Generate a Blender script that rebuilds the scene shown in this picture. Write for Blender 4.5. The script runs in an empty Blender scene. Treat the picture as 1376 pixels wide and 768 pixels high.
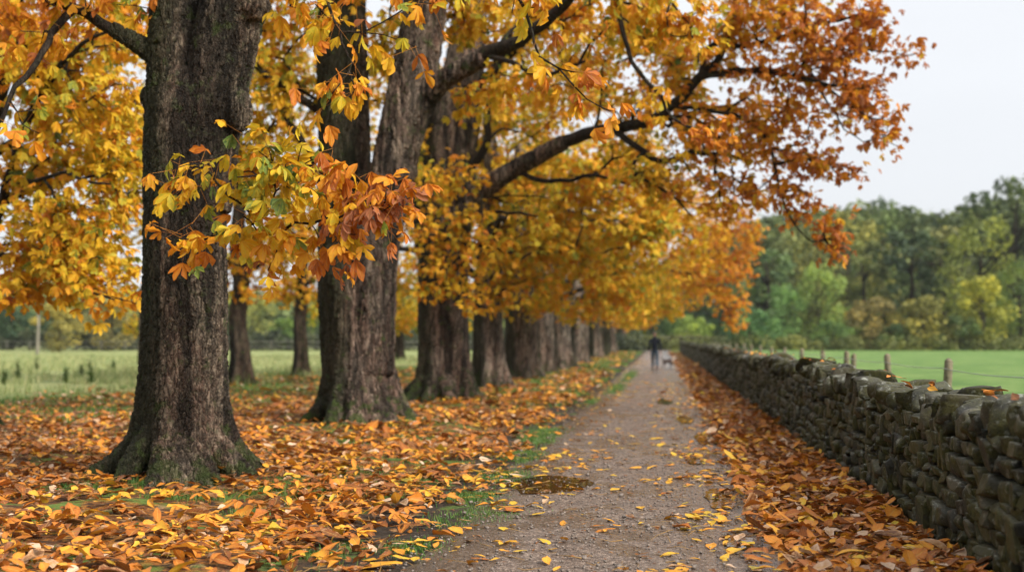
import bpy, math, random
import numpy as np
from mathutils import Vector, noise as mnoise

SC = bpy.context.scene
COL = SC.collection
PI = math.pi

# ------------------------------------------------------------------ camera model
FPX = 1529.0
PIT = math.atan(70.0/FPX)
YAW = math.atan(200.0*math.cos(PIT)/FPX)
CAM = np.array([0.0, 0.0, 1.55])
_F = np.array([-math.sin(YAW)*math.cos(PIT), math.cos(YAW)*math.cos(PIT), math.sin(PIT)])
_R = np.array([math.cos(YAW), math.sin(YAW), 0.0])
_U = np.cross(_R, _F)

def ray(px, py):
    return _F*FPX + _R*(px-688.0) + _U*(384.0-py)
def P(px, py, Y):
    d = ray(px, py)
    return CAM + d*(Y/d[1])
def G(px, py, z=0.0):
    d = ray(px, py)
    return CAM + d*((z-CAM[2])/d[2])

# ------------------------------------------------------------------ object helpers
def tag(o, label=None, cat=None, group=None, kind=None):
    if label: o['label'] = label
    if cat: o['category'] = cat
    if group: o['group'] = group
    if kind: o['kind'] = kind
    return o

def empty(name, loc, label, cat, group=None):
    o = bpy.data.objects.new(name, None)
    COL.objects.link(o)
    o.location = loc
    return tag(o, label, cat, group)

def mesh_np(name, V, faces, attrs=None, smooth=True):
    """V (n,3); faces: list of integer arrays (m,k)"""
    me = bpy.data.meshes.new(name)
    V = np.asarray(V, dtype=np.float32)
    faces = [np.asarray(f, dtype=np.int32) for f in faces if len(f)]
    me.vertices.add(len(V)); me.vertices.foreach_set('co', V.ravel())
    tot = sum(f.size for f in faces); nf = sum(len(f) for f in faces)
    me.loops.add(tot); me.polygons.add(nf)
    me.loops.foreach_set('vertex_index', np.concatenate([f.ravel() for f in faces]))
    ls = []; s = 0
    for f in faces:
        ls.append(s + np.arange(len(f))*f.shape[1]); s += f.size
    me.polygons.foreach_set('loop_start', np.concatenate(ls).astype(np.int32))
    if smooth: me.polygons.foreach_set('use_smooth', np.ones(nf, dtype=bool))
    me.update(calc_edges=True)
    for k, a in (attrs or {}).items():
        a = np.asarray(a, dtype=np.float32)
        if a.ndim == 2:
            at = me.attributes.new(k, 'FLOAT_VECTOR', 'POINT'); at.data.foreach_set('vector', a.ravel())
        else:
            at = me.attributes.new(k, 'FLOAT', 'POINT'); at.data.foreach_set('value', a)
    return me

def obj(name, me, mat, parent=None, loc=None):
    o = bpy.data.objects.new(name, me)
    COL.objects.link(o)
    if mat is not None and len(me.materials) == 0: me.materials.append(mat)
    if parent is not None: o.parent = parent
    if loc is not None: o.location = loc
    return o

class MB:
    """collects arrays into one mesh"""
    def __init__(s): s.V = []; s.F = {}; s.n = 0; s.A = []
    def add(s, V, faces, a=None):
        V = np.asarray(V, dtype=np.float64)
        s.V.append(V)
        for f in faces:
            f = np.asarray(f)
            if len(f): s.F.setdefault(f.shape[1], []).append(f + s.n)
        if a is not None: s.A.append(np.broadcast_to(a, (len(V),)) if np.ndim(a) < 2 else a)
        s.n += len(V)
    def mesh(s, name, smooth=True, attr=None):
        V = np.concatenate(s.V)
        F = [np.concatenate(v) for v in s.F.values()]
        at = {attr: np.concatenate(s.A)} if attr else None
        return mesh_np(name, V, F, at, smooth)

def norm(v):
    v = np.asarray(v, dtype=np.float64)
    return v/np.maximum(np.linalg.norm(v, axis=-1, keepdims=True), 1e-9)

def tube(pts, rad, n=8, lob=None, cap=True):
    """tube round a polyline; rad (m,) or (m,n)"""
    pts = np.asarray(pts, dtype=np.float64); m = len(pts)
    rad = np.asarray(rad, dtype=np.float64)
    if rad.ndim == 1: rad = np.repeat(rad[:, None], n, axis=1)
    T = np.gradient(pts, axis=0); T = norm(T)
    ref = np.array([1.0, 0, 0]) if abs(T[0][0]) < 0.8 else np.array([0, 1.0, 0])
    A = np.empty_like(pts); a = norm(ref - T[0]*np.dot(ref, T[0])); A[0] = a
    for i in range(1, m):
        a = A[i-1] - T[i]*np.dot(A[i-1], T[i]); A[i] = norm(a)
    B = np.cross(T, A)
    th = np.arange(n)*2*PI/n
    V = pts[:, None, :] + rad[:, :, None]*(np.cos(th)[None, :, None]*A[:, None, :] + np.sin(th)[None, :, None]*B[:, None, :])
    V = V.reshape(-1, 3)
    i = np.arange(m-1)[:, None]*n; j = np.arange(n)[None, :]; j2 = (j+1) % n
    Q = np.stack([i+j, i+j2, i+n+j2, i+n+j], axis=-1).reshape(-1, 4)
    faces = [Q]
    if cap:
        V = np.vstack([V, pts[0], pts[-1]]); c0 = m*n; c1 = c0+1
        jj = np.arange(n); jj2 = (jj+1) % n
        t0 = np.stack([np.full(n, c0), jj2, jj], axis=-1)
        t1 = np.stack([np.full(n, c1), (m-1)*n+jj, (m-1)*n+jj2], axis=-1)
        faces += [np.vstack([t0, t1])]
    return V, faces

def resample(pts, seg, r=None):
    """smooth Catmull-Rom resampling of a polyline (and radii)"""
    pts = np.asarray(pts, dtype=np.float64)
    if len(pts) == 2: pts = np.array([pts[0], (pts[0]+pts[1])/2, pts[1]]); r = None if r is None else [r[0], (r[0]+r[-1])/2, r[-1]]
    E = np.vstack([2*pts[0]-pts[1], pts, 2*pts[-1]-pts[-2]])
    out = []; ro = []
    for i in range(len(pts)-1):
        p0, p1, p2, p3 = E[i:i+4]
        k = max(1, int(math.ceil(np.linalg.norm(p2-p1)/seg)))
        for q in range(k):
            t = q/k
            out.append(0.5*((2*p1)+(-p0+p2)*t+(2*p0-5*p1+4*p2-p3)*t*t+(-p0+3*p1-3*p2+p3)*t**3))
            if r is not None: ro.append(r[i]*(1-t)+r[i+1]*t)
    out.append(pts[-1])
    if r is not None: ro.append(r[-1]); return np.array(out), np.array(ro)
    return np.array(out)

def fbm(p, s, octv=3):
    return mnoise.fractal(Vector(p)*s, 1.0, 2.0, octv)

# ------------------------------------------------------------------ node helpers
class NT:
    def __init__(s, nt): s.nt = nt; s.n = nt.nodes; s.l = nt.links
    def new(s, t, **kw):
        n = s.n.new(t)
        for k, v in kw.items():
            if k.startswith('i_'):
                k2 = k[2:].replace('_', ' ')
                s.set(n.inputs[k2], v)
            else: setattr(n, k, v)
        return n
    def set(s, sock, v):
        if hasattr(v, 'is_linked') or hasattr(v, 'links'): s.l.new(v, sock)
        elif isinstance(v, bpy.types.NodeSocket): s.l.new(v, sock)
        else: sock.default_value = v
    def math(s, op, a, b=0.0, c=None, clamp=False):
        n = s.n.new('ShaderNodeMath'); n.operation = op; n.use_clamp = clamp
        s.set(n.inputs[0], a); s.set(n.inputs[1], b)
        if c is not None: s.set(n.inputs[2], c)
        return n.outputs[0]
    def mix(s, f, a, b, blend='MIX'):
        n = s.n.new('ShaderNodeMix'); n.data_type = 'RGBA'; n.blend_type = blend
        s.set(n.inputs[0], f); s.set(n.inputs[6], a); s.set(n.inputs[7], b)
        return n.outputs[2]
    def ramp(s, f, stops, interp='LINEAR'):
        n = s.n.new('ShaderNodeValToRGB'); cr = n.color_ramp; cr.interpolation = interp
        while len(cr.elements) < len(stops): cr.elements.new(0.5)
        for e, (p, c) in zip(cr.elements, stops):
            e.position = p; e.color = (*c, 1) if len(c) == 3 else c
        s.set(n.inputs[0], f)
        return n.outputs[0]
    def step(s, f, a, b):
        n = s.n.new('ShaderNodeMapRange'); n.interpolation_type = 'SMOOTHSTEP'
        s.set(n.inputs[0], f); n.inputs[1].default_value = a; n.inputs[2].default_value = b
        return n.outputs[0]
    def noise(s, vec, scale, detail=3.0, rough=0.55, dist=0.0):
        n = s.n.new('ShaderNodeTexNoise')
        if vec is not None: s.l.new(vec, n.inputs['Vector'])
        n.inputs['Scale'].default_value = scale; n.inputs['Detail'].default_value = detail
        n.inputs['Roughness'].default_value = rough; n.inputs['Distortion'].default_value = dist
        return n.outputs['Fac']
    def voro(s, vec, scale, feature='F1', out='Distance', rand=1.0):
        n = s.n.new('ShaderNodeTexVoronoi'); n.feature = feature
        if vec is not None: s.l.new(vec, n.inputs['Vector'])
        n.inputs['Scale'].default_value = scale
        if 'Randomness' in n.inputs: n.inputs['Randomness'].default_value = rand
        return n.outputs[out]
    def mapping(s, vec, scale=(1, 1, 1), loc=(0, 0, 0)):
        n = s.n.new('ShaderNodeMapping'); s.l.new(vec, n.inputs[0])
        n.inputs['Scale'].default_value = scale; n.inputs['Location'].default_value = loc
        return n.outputs[0]
    def bump(s, h, strength=0.5, dist=0.02, normal=None):
        n = s.n.new('ShaderNodeBump'); s.set(n.inputs['Height'], h)
        n.inputs['Strength'].default_value = strength; n.inputs['Distance'].default_value = dist
        if normal is not None: s.l.new(normal, n.inputs['Normal'])
        return n.outputs[0]

def mat(name):
    m = bpy.data.materials.new(name); m.use_nodes = True
    nt = NT(m.node_tree)
    bs = nt.n['Principled BSDF']; out = nt.n['Material Output']
    return m, nt, bs, out

def simple(name, col, rough=0.7, var=0.15, scale=8.0, bump=0.0, spec=0.3):
    m, t, bs, out = mat(name)
    tc = t.new('ShaderNodeTexCoord').outputs['Object']
    n = t.noise(tc, scale, 4)
    c = t.ramp(n, [(0.25, tuple(x*(1-var) for x in col)), (0.75, tuple(min(1, x*(1+var)) for x in col))])
    t.set(bs.inputs['Base Color'], c); bs.inputs['Roughness'].default_value = rough
    bs.inputs['Specular IOR Level'].default_value = spec
    if bump: t.set(bs.inputs['Normal'], t.bump(n, bump, 0.02))
    return m

def leaf_material(name, stops, trans=0.42, spot=0.5, rough=0.5, veins=True):
    m, t, bs, out = mat(name)
    at = t.new('ShaderNodeAttribute', attribute_name='lf')
    sep = t.new('ShaderNodeSeparateXYZ'); t.l.new(at.outputs['Vector'], sep.inputs[0])
    x, y, tone = sep.outputs
    pos = t.new('ShaderNodeTexCoord').outputs['Object']
    ay = t.math('ABSOLUTE', y)
    n1 = t.noise(pos, 28.0, 3)
    edge = t.step(t.math('MAXIMUM', ay, t.math('MULTIPLY', x, 0.9)), 0.55, 1.0)
    tn = t.math('ADD', tone, t.math('MULTIPLY', t.math('SUBTRACT', n1, 0.5), 0.55*spot))
    tn = t.math('ADD', tn, t.math('MULTIPLY', t.math('MULTIPLY', edge, n1), 0.28*spot))
    c = t.ramp(tn, stops)
    n2 = t.noise(pos, 75.0, 2)
    sp = t.step(n2, 0.66, 0.74)
    c = t.mix(t.math('MULTIPLY', sp, 0.55*spot), c, (0.16, 0.06, 0.02, 1))
    if veins:
        v1 = t.math('SUBTRACT', 1.0, t.step(ay, 0.03, 0.12))
        s2 = t.math('SINE', t.math('MULTIPLY', t.math('SUBTRACT', x, t.math('MULTIPLY', ay, 0.22)), 62.0))
        v2 = t.math('MULTIPLY', t.step(s2, 0.7, 1.0), 0.5)
        v = t.math('MAXIMUM', v1, v2)
        c = t.mix(t.math('MULTIPLY', v, 0.35), c, (0.62, 0.42, 0.12, 1))
        t.set(bs.inputs['Normal'], t.bump(t.math('ADD', v, t.math('MULTIPLY', n1, 0.8)), 0.4, 0.006))
    t.set(bs.inputs['Base Color'], c)
    bs.inputs['Roughness'].default_value = rough
    bs.inputs['Specular IOR Level'].default_value = 0.22
    if trans > 0:
        tr = t.new('ShaderNodeBsdfTranslucent'); t.set(tr.inputs['Color'], c)
        mx = t.new('ShaderNodeMixShader'); mx.inputs[0].default_value = trans
        t.l.new(bs.outputs[0], mx.inputs[1]); t.l.new(tr.outputs[0], mx.inputs[2])
        t.l.new(mx.outputs[0], out.inputs['Surface'])
    return m

CROWN_STOPS = [(0.0, (0.075, 0.14, 0.035)), (0.14, (0.22, 0.28, 0.035)), (0.28, (0.56, 0.45, 0.03)), (0.43, (0.74, 0.46, 0.02)),
               (0.58, (0.74, 0.35, 0.016)), (0.73, (0.66, 0.22, 0.015)), (0.88, (0.46, 0.12, 0.015)), (1.0, (0.40, 0.15, 0.075))]
LITTER_STOPS = [(0.0, (0.10, 0.12, 0.03)), (0.12, (0.62, 0.42, 0.04)), (0.28, (0.72, 0.33, 0.03)), (0.45, (0.56, 0.19, 0.022)),
                (0.62, (0.34, 0.10, 0.02)), (0.78, (0.13, 0.042, 0.016)), (0.88, (0.42, 0.22, 0.10)), (1.0, (0.60, 0.42, 0.29))]
M_LEAF = leaf_material('autumn_leaf', CROWN_STOPS)
M_LEAF_FAR = leaf_material('autumn_leaf_plain', CROWN_STOPS, veins=False, spot=0.35)
M_LITTER = leaf_material('fallen_leaf', LITTER_STOPS, trans=0.12, rough=0.42)

def bark_material(name, disp=False, base=(0.115, 0.092, 0.072), dark=(0.012, 0.010, 0.008), cell=20.0, moss=0.5, stain=0.5, depth=0.028, streak=False, algae_shade=None, zst=.15):
    m, t, bs, out = mat(name)
    tc = t.new('ShaderNodeTexCoord').outputs['Object']
    sx = t.new('ShaderNodeSeparateXYZ'); t.l.new(tc, sx.inputs[0])
    # long winding fissures between vertical ridges
    na = t.noise(t.mapping(tc, (1, 1, zst)), cell*.62, 2.5, .5, .55)
    f1 = t.step(t.math('ABSOLUTE', t.math('SUBTRACT', na, .5)), 0.0, .075)
    nb_ = t.noise(t.mapping(tc, (1, 1, zst*1.6), (4.1, 2.2, 7)), cell*1.25, 3, .55, .6)
    f2 = t.step(t.math('ABSOLUTE', t.math('SUBTRACT', nb_, .5)), 0.0, .07)
    # short cross cracks that break the ridges into plates
    nv = t.new('ShaderNodeTexNoise'); t.l.new(tc, nv.inputs['Vector']); nv.inputs['Scale'].default_value = 3.5; nv.inputs['Detail'].default_value = 4
    off = t.new('ShaderNodeVectorMath', operation='MULTIPLY_ADD')
    t.l.new(nv.outputs['Color'], off.inputs[0]); off.inputs[1].default_value = (0.2, 0.2, 0.4); t.l.new(tc, off.inputs[2])
    mp = t.mapping(off.outputs[0], (1, 1, zst*2))
    e1 = t.voro(mp, cell*.95, 'DISTANCE_TO_EDGE')
    f3 = t.step(e1, 0.0, .10)
    vc = t.new('ShaderNodeTexVoronoi'); t.l.new(mp, vc.inputs['Vector']); vc.inputs['Scale'].default_value = cell*.95
    ps = t.new('ShaderNodeSeparateColor'); t.l.new(vc.outputs['Color'], ps.inputs[0])
    n3 = t.noise(t.mapping(tc, (1, 1, 0.35)), 46.0, 6, 0.68)
    n4 = t.noise(tc, 170.0, 3, 0.6)
    h = t.math('ADD', t.math('MULTIPLY', f1, .42), t.math('MULTIPLY', f2, .22))
    h = t.math('ADD', h, t.math('MULTIPLY', f3, .24))
    h = t.math('ADD', h, t.math('MULTIPLY', n3, .22))
    h = t.math('ADD', h, t.math('MULTIPLY', ps.outputs[0], .12))
    n5 = t.noise(t.mapping(tc, (1, 1, 0.3)), 2.6, 4, 0.6)
    pale = tuple(min(1, c*k) for c, k in zip(base, (3.2, 3.1, 2.9)))
    red = (base[0]*1.35, base[1]*.98, base[2]*.9)
    c = t.mix(t.step(n5, 0.35, 0.7), (*base, 1), (*red, 1))
    c = t.mix(t.math('MULTIPLY', t.step(t.math('ADD', n3, t.math('MULTIPLY', ps.outputs[1], 0.25)), 0.52, 0.85), 0.7), c, (*pale, 1))
    gap = t.math('MULTIPLY', f1, t.math('ADD', .45, t.math('MULTIPLY', f2, .55)))
    gap = t.math('MULTIPLY', gap, t.math('ADD', .5, t.math('MULTIPLY', f3, .5)))
    c = t.mix(t.math('MULTIPLY', t.math('SUBTRACT', 1.0, gap), 0.8), c, (*dark, 1))
    st = t.noise(t.mapping(tc, (1, 1, 0.07), (3.7, 1.3, 0)), 3.4, 3, 0.55, 0.4)
    stm = t.math('MULTIPLY', t.step(st, 0.52, 0.6), stain)
    if streak:
        wv = t.math('MULTIPLY', t.math('SUBTRACT', t.noise(t.mapping(tc, (1, 1, .5)), 5, 4), .5), .22)
        d_ = t.math('ABSOLUTE', t.math('SUBTRACT', t.math('ADD', sx.outputs[0], wv), t.math('ADD', .06, t.math('MULTIPLY', sx.outputs[2], .028))))
        s1 = t.math('MULTIPLY', t.math('SUBTRACT', 1.0, t.step(d_, .10, .17)), t.step(t.math('ADD', sx.outputs[2], t.math('MULTIPLY', wv, 4)), 1.5, 2.2))
        s1 = t.math('MULTIPLY', s1, t.math('SUBTRACT', 1.0, t.step(sx.outputs[1], .0, .1)))
        d2 = t.math('ABSOLUTE', t.math('ADD', sx.outputs[0], t.math('ADD', .33, t.math('MULTIPLY', wv, .8))))
        s2 = t.math('MULTIPLY', t.math('SUBTRACT', 1.0, t.step(d2, .03, .11)), .8)
        stm = t.math('MAXIMUM', stm, t.math('MULTIPLY', t.math('MAXIMUM', s1, s2), .95))
    c = t.mix(t.math('MULTIPLY', stm, .9), c, (*dark, 1))
    if algae_shade:  # left flank darkened: unlit-side shade painted into the bark, tinted algae green
        wx = t.math('ADD', sx.outputs[0], t.math('MULTIPLY', t.math('SUBTRACT', t.noise(t.mapping(tc, (1, 1, .25)), 3.2, 4, .6), .5), algae_shade[2]))
        am = t.math('MULTIPLY', t.math('SUBTRACT', 1.0, t.step(wx, algae_shade[0], algae_shade[1])), .85)
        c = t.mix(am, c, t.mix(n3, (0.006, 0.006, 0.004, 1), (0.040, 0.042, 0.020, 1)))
    li = t.math('MULTIPLY', t.step(t.noise(tc, 7.0, 5, 0.7), 0.56, 0.68), 0.35)
    c = t.mix(li, c, (0.13, 0.14, 0.075, 1))
    low = t.math('SUBTRACT', 1.0, t.step(sx.outputs[2], 0.0, 0.9))
    mo = t.step(t.math('ADD', t.noise(tc, 5.0, 5, 0.65), t.math('MULTIPLY', low, 0.14)), 0.57, 0.68)
    c = t.mix(t.math('MULTIPLY', mo, moss), c, (0.045, 0.070, 0.014, 1))
    t.set(bs.inputs['Base Color'], c)
    t.set(bs.inputs['Roughness'], t.math('SUBTRACT', 0.8, t.math('MULTIPLY', stm, 0.3)))
    bs.inputs['Specular IOR Level'].default_value = 0.10
    hh = t.math('ADD', h, t.math('MULTIPLY', n4, 0.08))
    if disp:
        d = t.new('ShaderNodeDisplacement'); t.set(d.inputs['Height'], hh)
        d.inputs['Midlevel'].default_value = 0.6; d.inputs['Scale'].default_value = depth*2.0
        t.l.new(d.outputs[0], out.inputs['Displacement'])
        m.displacement_method = 'BOTH'
    else:
        t.set(bs.inputs['Normal'], t.bump(hh, 0.9, depth*2.2))
    return m

M_BARK1 = bark_material('bark_fissured', True, base=(0.115, 0.092, 0.070), stain=0.85, depth=0.026, cell=22, streak=True, algae_shade=(-.22, .10, .5), zst=.24)
M_BARK2 = bark_material('bark_grooved', True, base=(0.125, 0.097, 0.077), stain=0.85, cell=13, depth=0.036, moss=0.7, algae_shade=(-.35, .0, .5))
M_BARK3 = bark_material('bark_far', False, base=(0.17, 0.142, 0.115), cell=9, depth=0.06, stain=0.6, moss=0.5, algae_shade=(-.25, .05, .3))
M_BARK4 = bark_material('bark_shaded', False, base=(0.055, 0.043, 0.032), cell=12, depth=0.04, stain=0.9, moss=0.7)  # dark base paints backlit shade into the trunks left of the row
M_TWIG = bark_material('bark_branch', False, base=(0.028, 0.022, 0.017), cell=26, depth=0.012, stain=0.4, moss=0.35)

# ------------------------------------------------------------------ leaf templates: x along, y across
def tmpl(lod):
    if lod == 0:
        xs = [0, .16, .36, .56, .74, .9, 1.0]; ws = [.012, .07, .135, .19, .2, .11, .008]
        V = []; L = []
        for x, w in zip(xs, ws):
            for s in (-1, -.5, 0, .5, 1):
                V.append((x, w*s, 0)); L.append((x, s))
        F = []
        for i in range(len(xs)-1):
            for j in range(4):
                a = i*5+j; F.append((a, a+1, a+6, a+5))
        return np.array(V), np.array(L), [np.array(F)]
    if lod == 1:
        V = [(0, 0, 0), (.34, -.13, 0), (.34, .13, 0), (.7, -.2, 0), (.7, 0, 0), (.7, .2, 0), (1, 0, 0)]
        L = [(0, 0), (.34, -1), (.34, 1), (.7, -1), (.7, 0), (.7, 1), (1, 0)]
        F = [(0, 1, 4), (0, 4, 2), (1, 3, 4), (2, 4, 5), (3, 6, 4), (4, 6, 5)]
        return np.array(V, float), np.array(L, float), [np.array(F)]
    V = [(0, 0, 0), (.62, -.2, 0), (.62, .2, 0), (1, 0, 0)]
    L = [(0, 0), (.62, -1), (.62, 1), (1, 0)]
    return np.array(V, float), np.array(L, float), [np.array([(0, 1, 3), (0, 3, 2)])]

def leaflets(org, X, N, size, tone, curl, fold, lod, width=1.0, rng=None):
    """instances of one leaf blade; X along, N normal; returns V, faces, attr"""
    T, L, F = tmpl(lod)
    n = len(org)
    X = norm(X); N = norm(N - X*np.sum(N*X, axis=1, keepdims=True)); Yv = np.cross(N, X)
    tx = T[:, 0][None, :]; ty = T[:, 1][None, :]
    tx = np.repeat(tx, n, 0); ty = np.repeat(ty, n, 0)*np.broadcast_to(width, (n,))[:, None]
    if lod == 0 and rng is not None:
        ty = ty*(1+rng.normal(0, .13, ty.shape)); ty = ty + rng.normal(0, .035, (n, 1))*np.sin(tx*3.0)
        wave = rng.normal(0, .014, ty.shape)
    else: wave = 0
    tz = -curl[:, None]*tx**2 + fold[:, None]*np.abs(ty) + wave
    s = size[:, None, None]
    V = org[:, None, :] + s*(tx[..., None]*X[:, None, :] + ty[..., None]*Yv[:, None, :] + tz[..., None]*N[:, None, :])
    A = np.empty((n, len(T), 3)); A[..., 0] = L[:, 0]; A[..., 1] = L[:, 1]; A[..., 2] = tone[:, None]
    k = len(T)
    Fs = [(f[None, :, :] + (np.arange(n)*k)[:, None, None]).reshape(-1, f.shape[1]) for f in F]
    return V.reshape(-1, 3), Fs, A.reshape(-1, 3)

def chestnut_leaves(tips, dirs, tones, rng, per=8, L=0.19, lod=1, spread=0.5, droop=0.5, tvar=0.13):
    """tips (n,3): twig ends. palmate leaves of five leaflets"""
    n = len(tips)
    cnt = np.maximum(3, rng.poisson(per, n)); idx = np.repeat(np.arange(n), cnt); m = len(idx)
    d = norm(dirs)[idx]
    ref = norm(np.cross(d, np.array([0, 0, 1.0])) + 1e-3)
    ref2 = np.cross(ref, d)
    az = rng.uniform(0, 2*PI, m)
    perp = np.cos(az)[:, None]*ref + np.sin(az)[:, None]*ref2
    back = rng.uniform(0, 1, m)**1.3*spread
    org = tips[idx] - d*back[:, None] + rng.normal(0, .05+spread*.12, (m, 3))
    ld = norm(perp*.75 + d*rng.uniform(.1, .9, m)[:, None] + np.array([0, 0, -.25]) + rng.normal(0, .2, (m, 3)))
    org = org + ld*rng.uniform(.04, .16, m)[:, None]
    up = norm(np.array([0, 0, 1.0]) + ld*rng.uniform(-.1, .7, m)[:, None] + rng.normal(0, .38, (m, 3)))
    up = norm(up - ld*np.sum(up*ld, axis=1, keepdims=True)); side = np.cross(up, ld)
    K = 5
    ang = np.array([-1.25, -.62, 0, .62, 1.25])[None, :] + rng.normal(0, .1, (m, K))
    sc = np.array([.6, .86, 1, .86, .6])[None, :]*rng.uniform(.85, 1.1, (m, K))
    lsz = rng.uniform(.72, 1.15, m)*L
    X = np.cos(ang)[..., None]*ld[:, None] + np.sin(ang)[..., None]*side[:, None]
    dr = np.clip(rng.normal(droop, .3, (m, 1)), -.2, 1.6) + rng.normal(0, .12, (m, K))
    X = X - dr[..., None]*(up[:, None]*.5 + np.array([0, 0, .5]))
    N = up[:, None] + X*.3*dr[..., None] + rng.normal(0, .14, (m, K, 3))
    tone = tones[idx] + rng.normal(0, tvar, m)
    g = rng.uniform(0, 1, m) < .05
    tone[g] -= .25
    tone = np.clip(tone, .0, .99)[:, None] + rng.normal(0, .035, (m, K))
    keep = (rng.uniform(0, 1, (m, K)) < .94).ravel()
    O = np.repeat(org[:, None], K, 1).reshape(-1, 3)[keep]
    V, F, A = leaflets(O, X.reshape(-1, 3)[keep], N.reshape(-1, 3)[keep], (sc*lsz[:, None]).ravel()[keep],
                       tone.ravel()[keep], rng.uniform(-.05, .45, (m*K))[keep], rng.uniform(.1, .8, (m*K))[keep], lod,
                       rng.uniform(.8, 1.15, m*K)[keep], rng)
    # petioles, as thin three-sided slivers
    if lod <= 0:
        a = tips[idx] - d*back[:, None]; b = org
        w = norm(np.cross(b-a, rng.normal(0, 1, (m, 3))))*.0022; w2 = norm(np.cross(b-a, w))*.0022
        PV = np.stack([a+w, a-w*.5+w2, a-w*.5-w2, b+w*.6, b-w*.3+w2*.6, b-w*.3-w2*.6], axis=1).reshape(-1, 3)
        q = np.array([(0, 1, 4, 3), (1, 2, 5, 4), (2, 0, 3, 5)])
        PF = (q[None]+(np.arange(m)*6)[:, None, None]).reshape(-1, 4) + len(V)
        PA = np.zeros((len(PV), 3)); PA[:, 2] = .8
        V = np.vstack([V, PV]); F = F + [PF]; A = np.vstack([A, PA])
    by = {}
    for f in F: by.setdefault(f.shape[1], []).append(f)
    return V, [np.concatenate(v) for v in by.values()], A
HOR, ZEN, SUN, HAZE, EXPO, FSTOP = 6.7, 3.6, 5.0, 0.00012, 0.38, 1.05
# ------------------------------------------------------------------ branching
def grow(limbs, targets, rng, seg=0.32, solid_root=None, sag=.28, tipr=0.0058, pw=2.25):
    """limbs: list of (pts, r0, r1, solid). Returns tubes [(pts, radii)], tip dirs."""
    cap = 200000
    pos = np.zeros((cap, 3)); par = np.full(cap, -1, int); drn = np.zeros((cap, 3)); fix = np.zeros(cap); plen = np.zeros(cap)
    n = 0; chains = []
    for (pts, r0, r1, solid) in limbs:
        pts = resample(pts, seg); m = len(pts)
        wob = rng.normal(0, .018, (m, 3)); wob[0] = 0
        pts = pts + (0 if solid else wob)
        T = norm(np.gradient(pts, axis=0))
        pos[n:n+m] = pts; drn[n:n+m] = T
        par[n:n+m] = np.arange(n-1, n+m-1); par[n] = -1
        fix[n:n+m] = np.linspace(1, 0, m)**.8*(r0-r1)+r1
        if n:
            k = np.argmin(np.linalg.norm(pos[:n]-pts[0], axis=1)); base = plen[k]
        else: base = 0
        plen[n:n+m] = base + np.concatenate([[0], np.cumsum(np.linalg.norm(np.diff(pts, axis=0), axis=1))])
        if not solid: chains.append(np.arange(n, n+m))
        n += m
    tg = np.asarray(targets)
    d0 = np.array([np.min(np.linalg.norm(pos[:n]-t, axis=1)) for t in tg])
    order = np.argsort(d0 + rng.uniform(0, .6, len(tg)))
    tipd = np.zeros((len(tg), 3)); area = np.zeros(cap)
    for ti in order:
        t = tg[ti]
        v = t - pos[:n]; d = np.linalg.norm(v, axis=1)
        cs = np.sum(v*drn[:n], axis=1)/np.maximum(d, 1e-6)
        cost = d*(1.35 - .45*cs) + .10*plen[:n]
        a = int(np.argmin(cost)); dist = max(d[a], .08)
        u = v[a]/dist
        m = max(2, int(math.ceil(dist/seg)))
        dA = norm(drn[a]*.55 + u*.8 + np.array([0, 0, .22]))
        ux = u.copy(); ux[2] *= .4
        dT = norm(ux + np.array([0, 0, -sag]) + rng.normal(0, .22, 3))
        P0 = pos[a]; P3 = t; P1 = P0 + dA*dist*.36; P2 = P3 - dT*dist*.34
        s = (np.arange(1, m+1)/m)[:, None]
        B = (1-s)**3*P0 + 3*(1-s)**2*s*P1 + 3*(1-s)*s*s*P2 + s**3*P3
        if m > 2: B[:-1] += rng.normal(0, min(.05, .022*dist), (m-1, 3))
        full = np.vstack([P0, B]); T = norm(np.diff(full, axis=0))
        ids = np.arange(n, n+m)
        pos[n:n+m] = B; drn[n:n+m] = T
        par[ids] = ids-1; par[n] = a
        plen[n:n+m] = plen[a] + np.cumsum(np.linalg.norm(np.diff(full, axis=0), axis=1))
        chains.append(np.concatenate([[a], ids])); area[n+m-1] += tipr**pw
        n += m
        tipd[ti] = dT
    for i in range(n-1, -1, -1):
        if par[i] >= 0: area[par[i]] += area[i]
    R = area[:n]**(1/pw)
    R = np.where(fix[:n] > 0, fix[:n], R)
    tubes = []
    for c in chains:
        r = R[c].copy()
        if fix[c[-1]] == 0: r[0] = min(r[0], r[1]*1.25)
        tubes.append((pos[c], r))
    return tubes, tipd

def tubes_mesh(name, tubes, thin=.02):
    mb = MB()
    for pts, r in tubes:
        k = 3 if r.max() < .011 else 4 if r.max() < .02 else 6 if r.max() < .05 else 10
        if r.max() >= .05: pts, r = resample(pts, .15, r)
        V, F = tube(pts, r, k, cap=False)
        mb.add(V, F)
    return mb.mesh(name)

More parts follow.
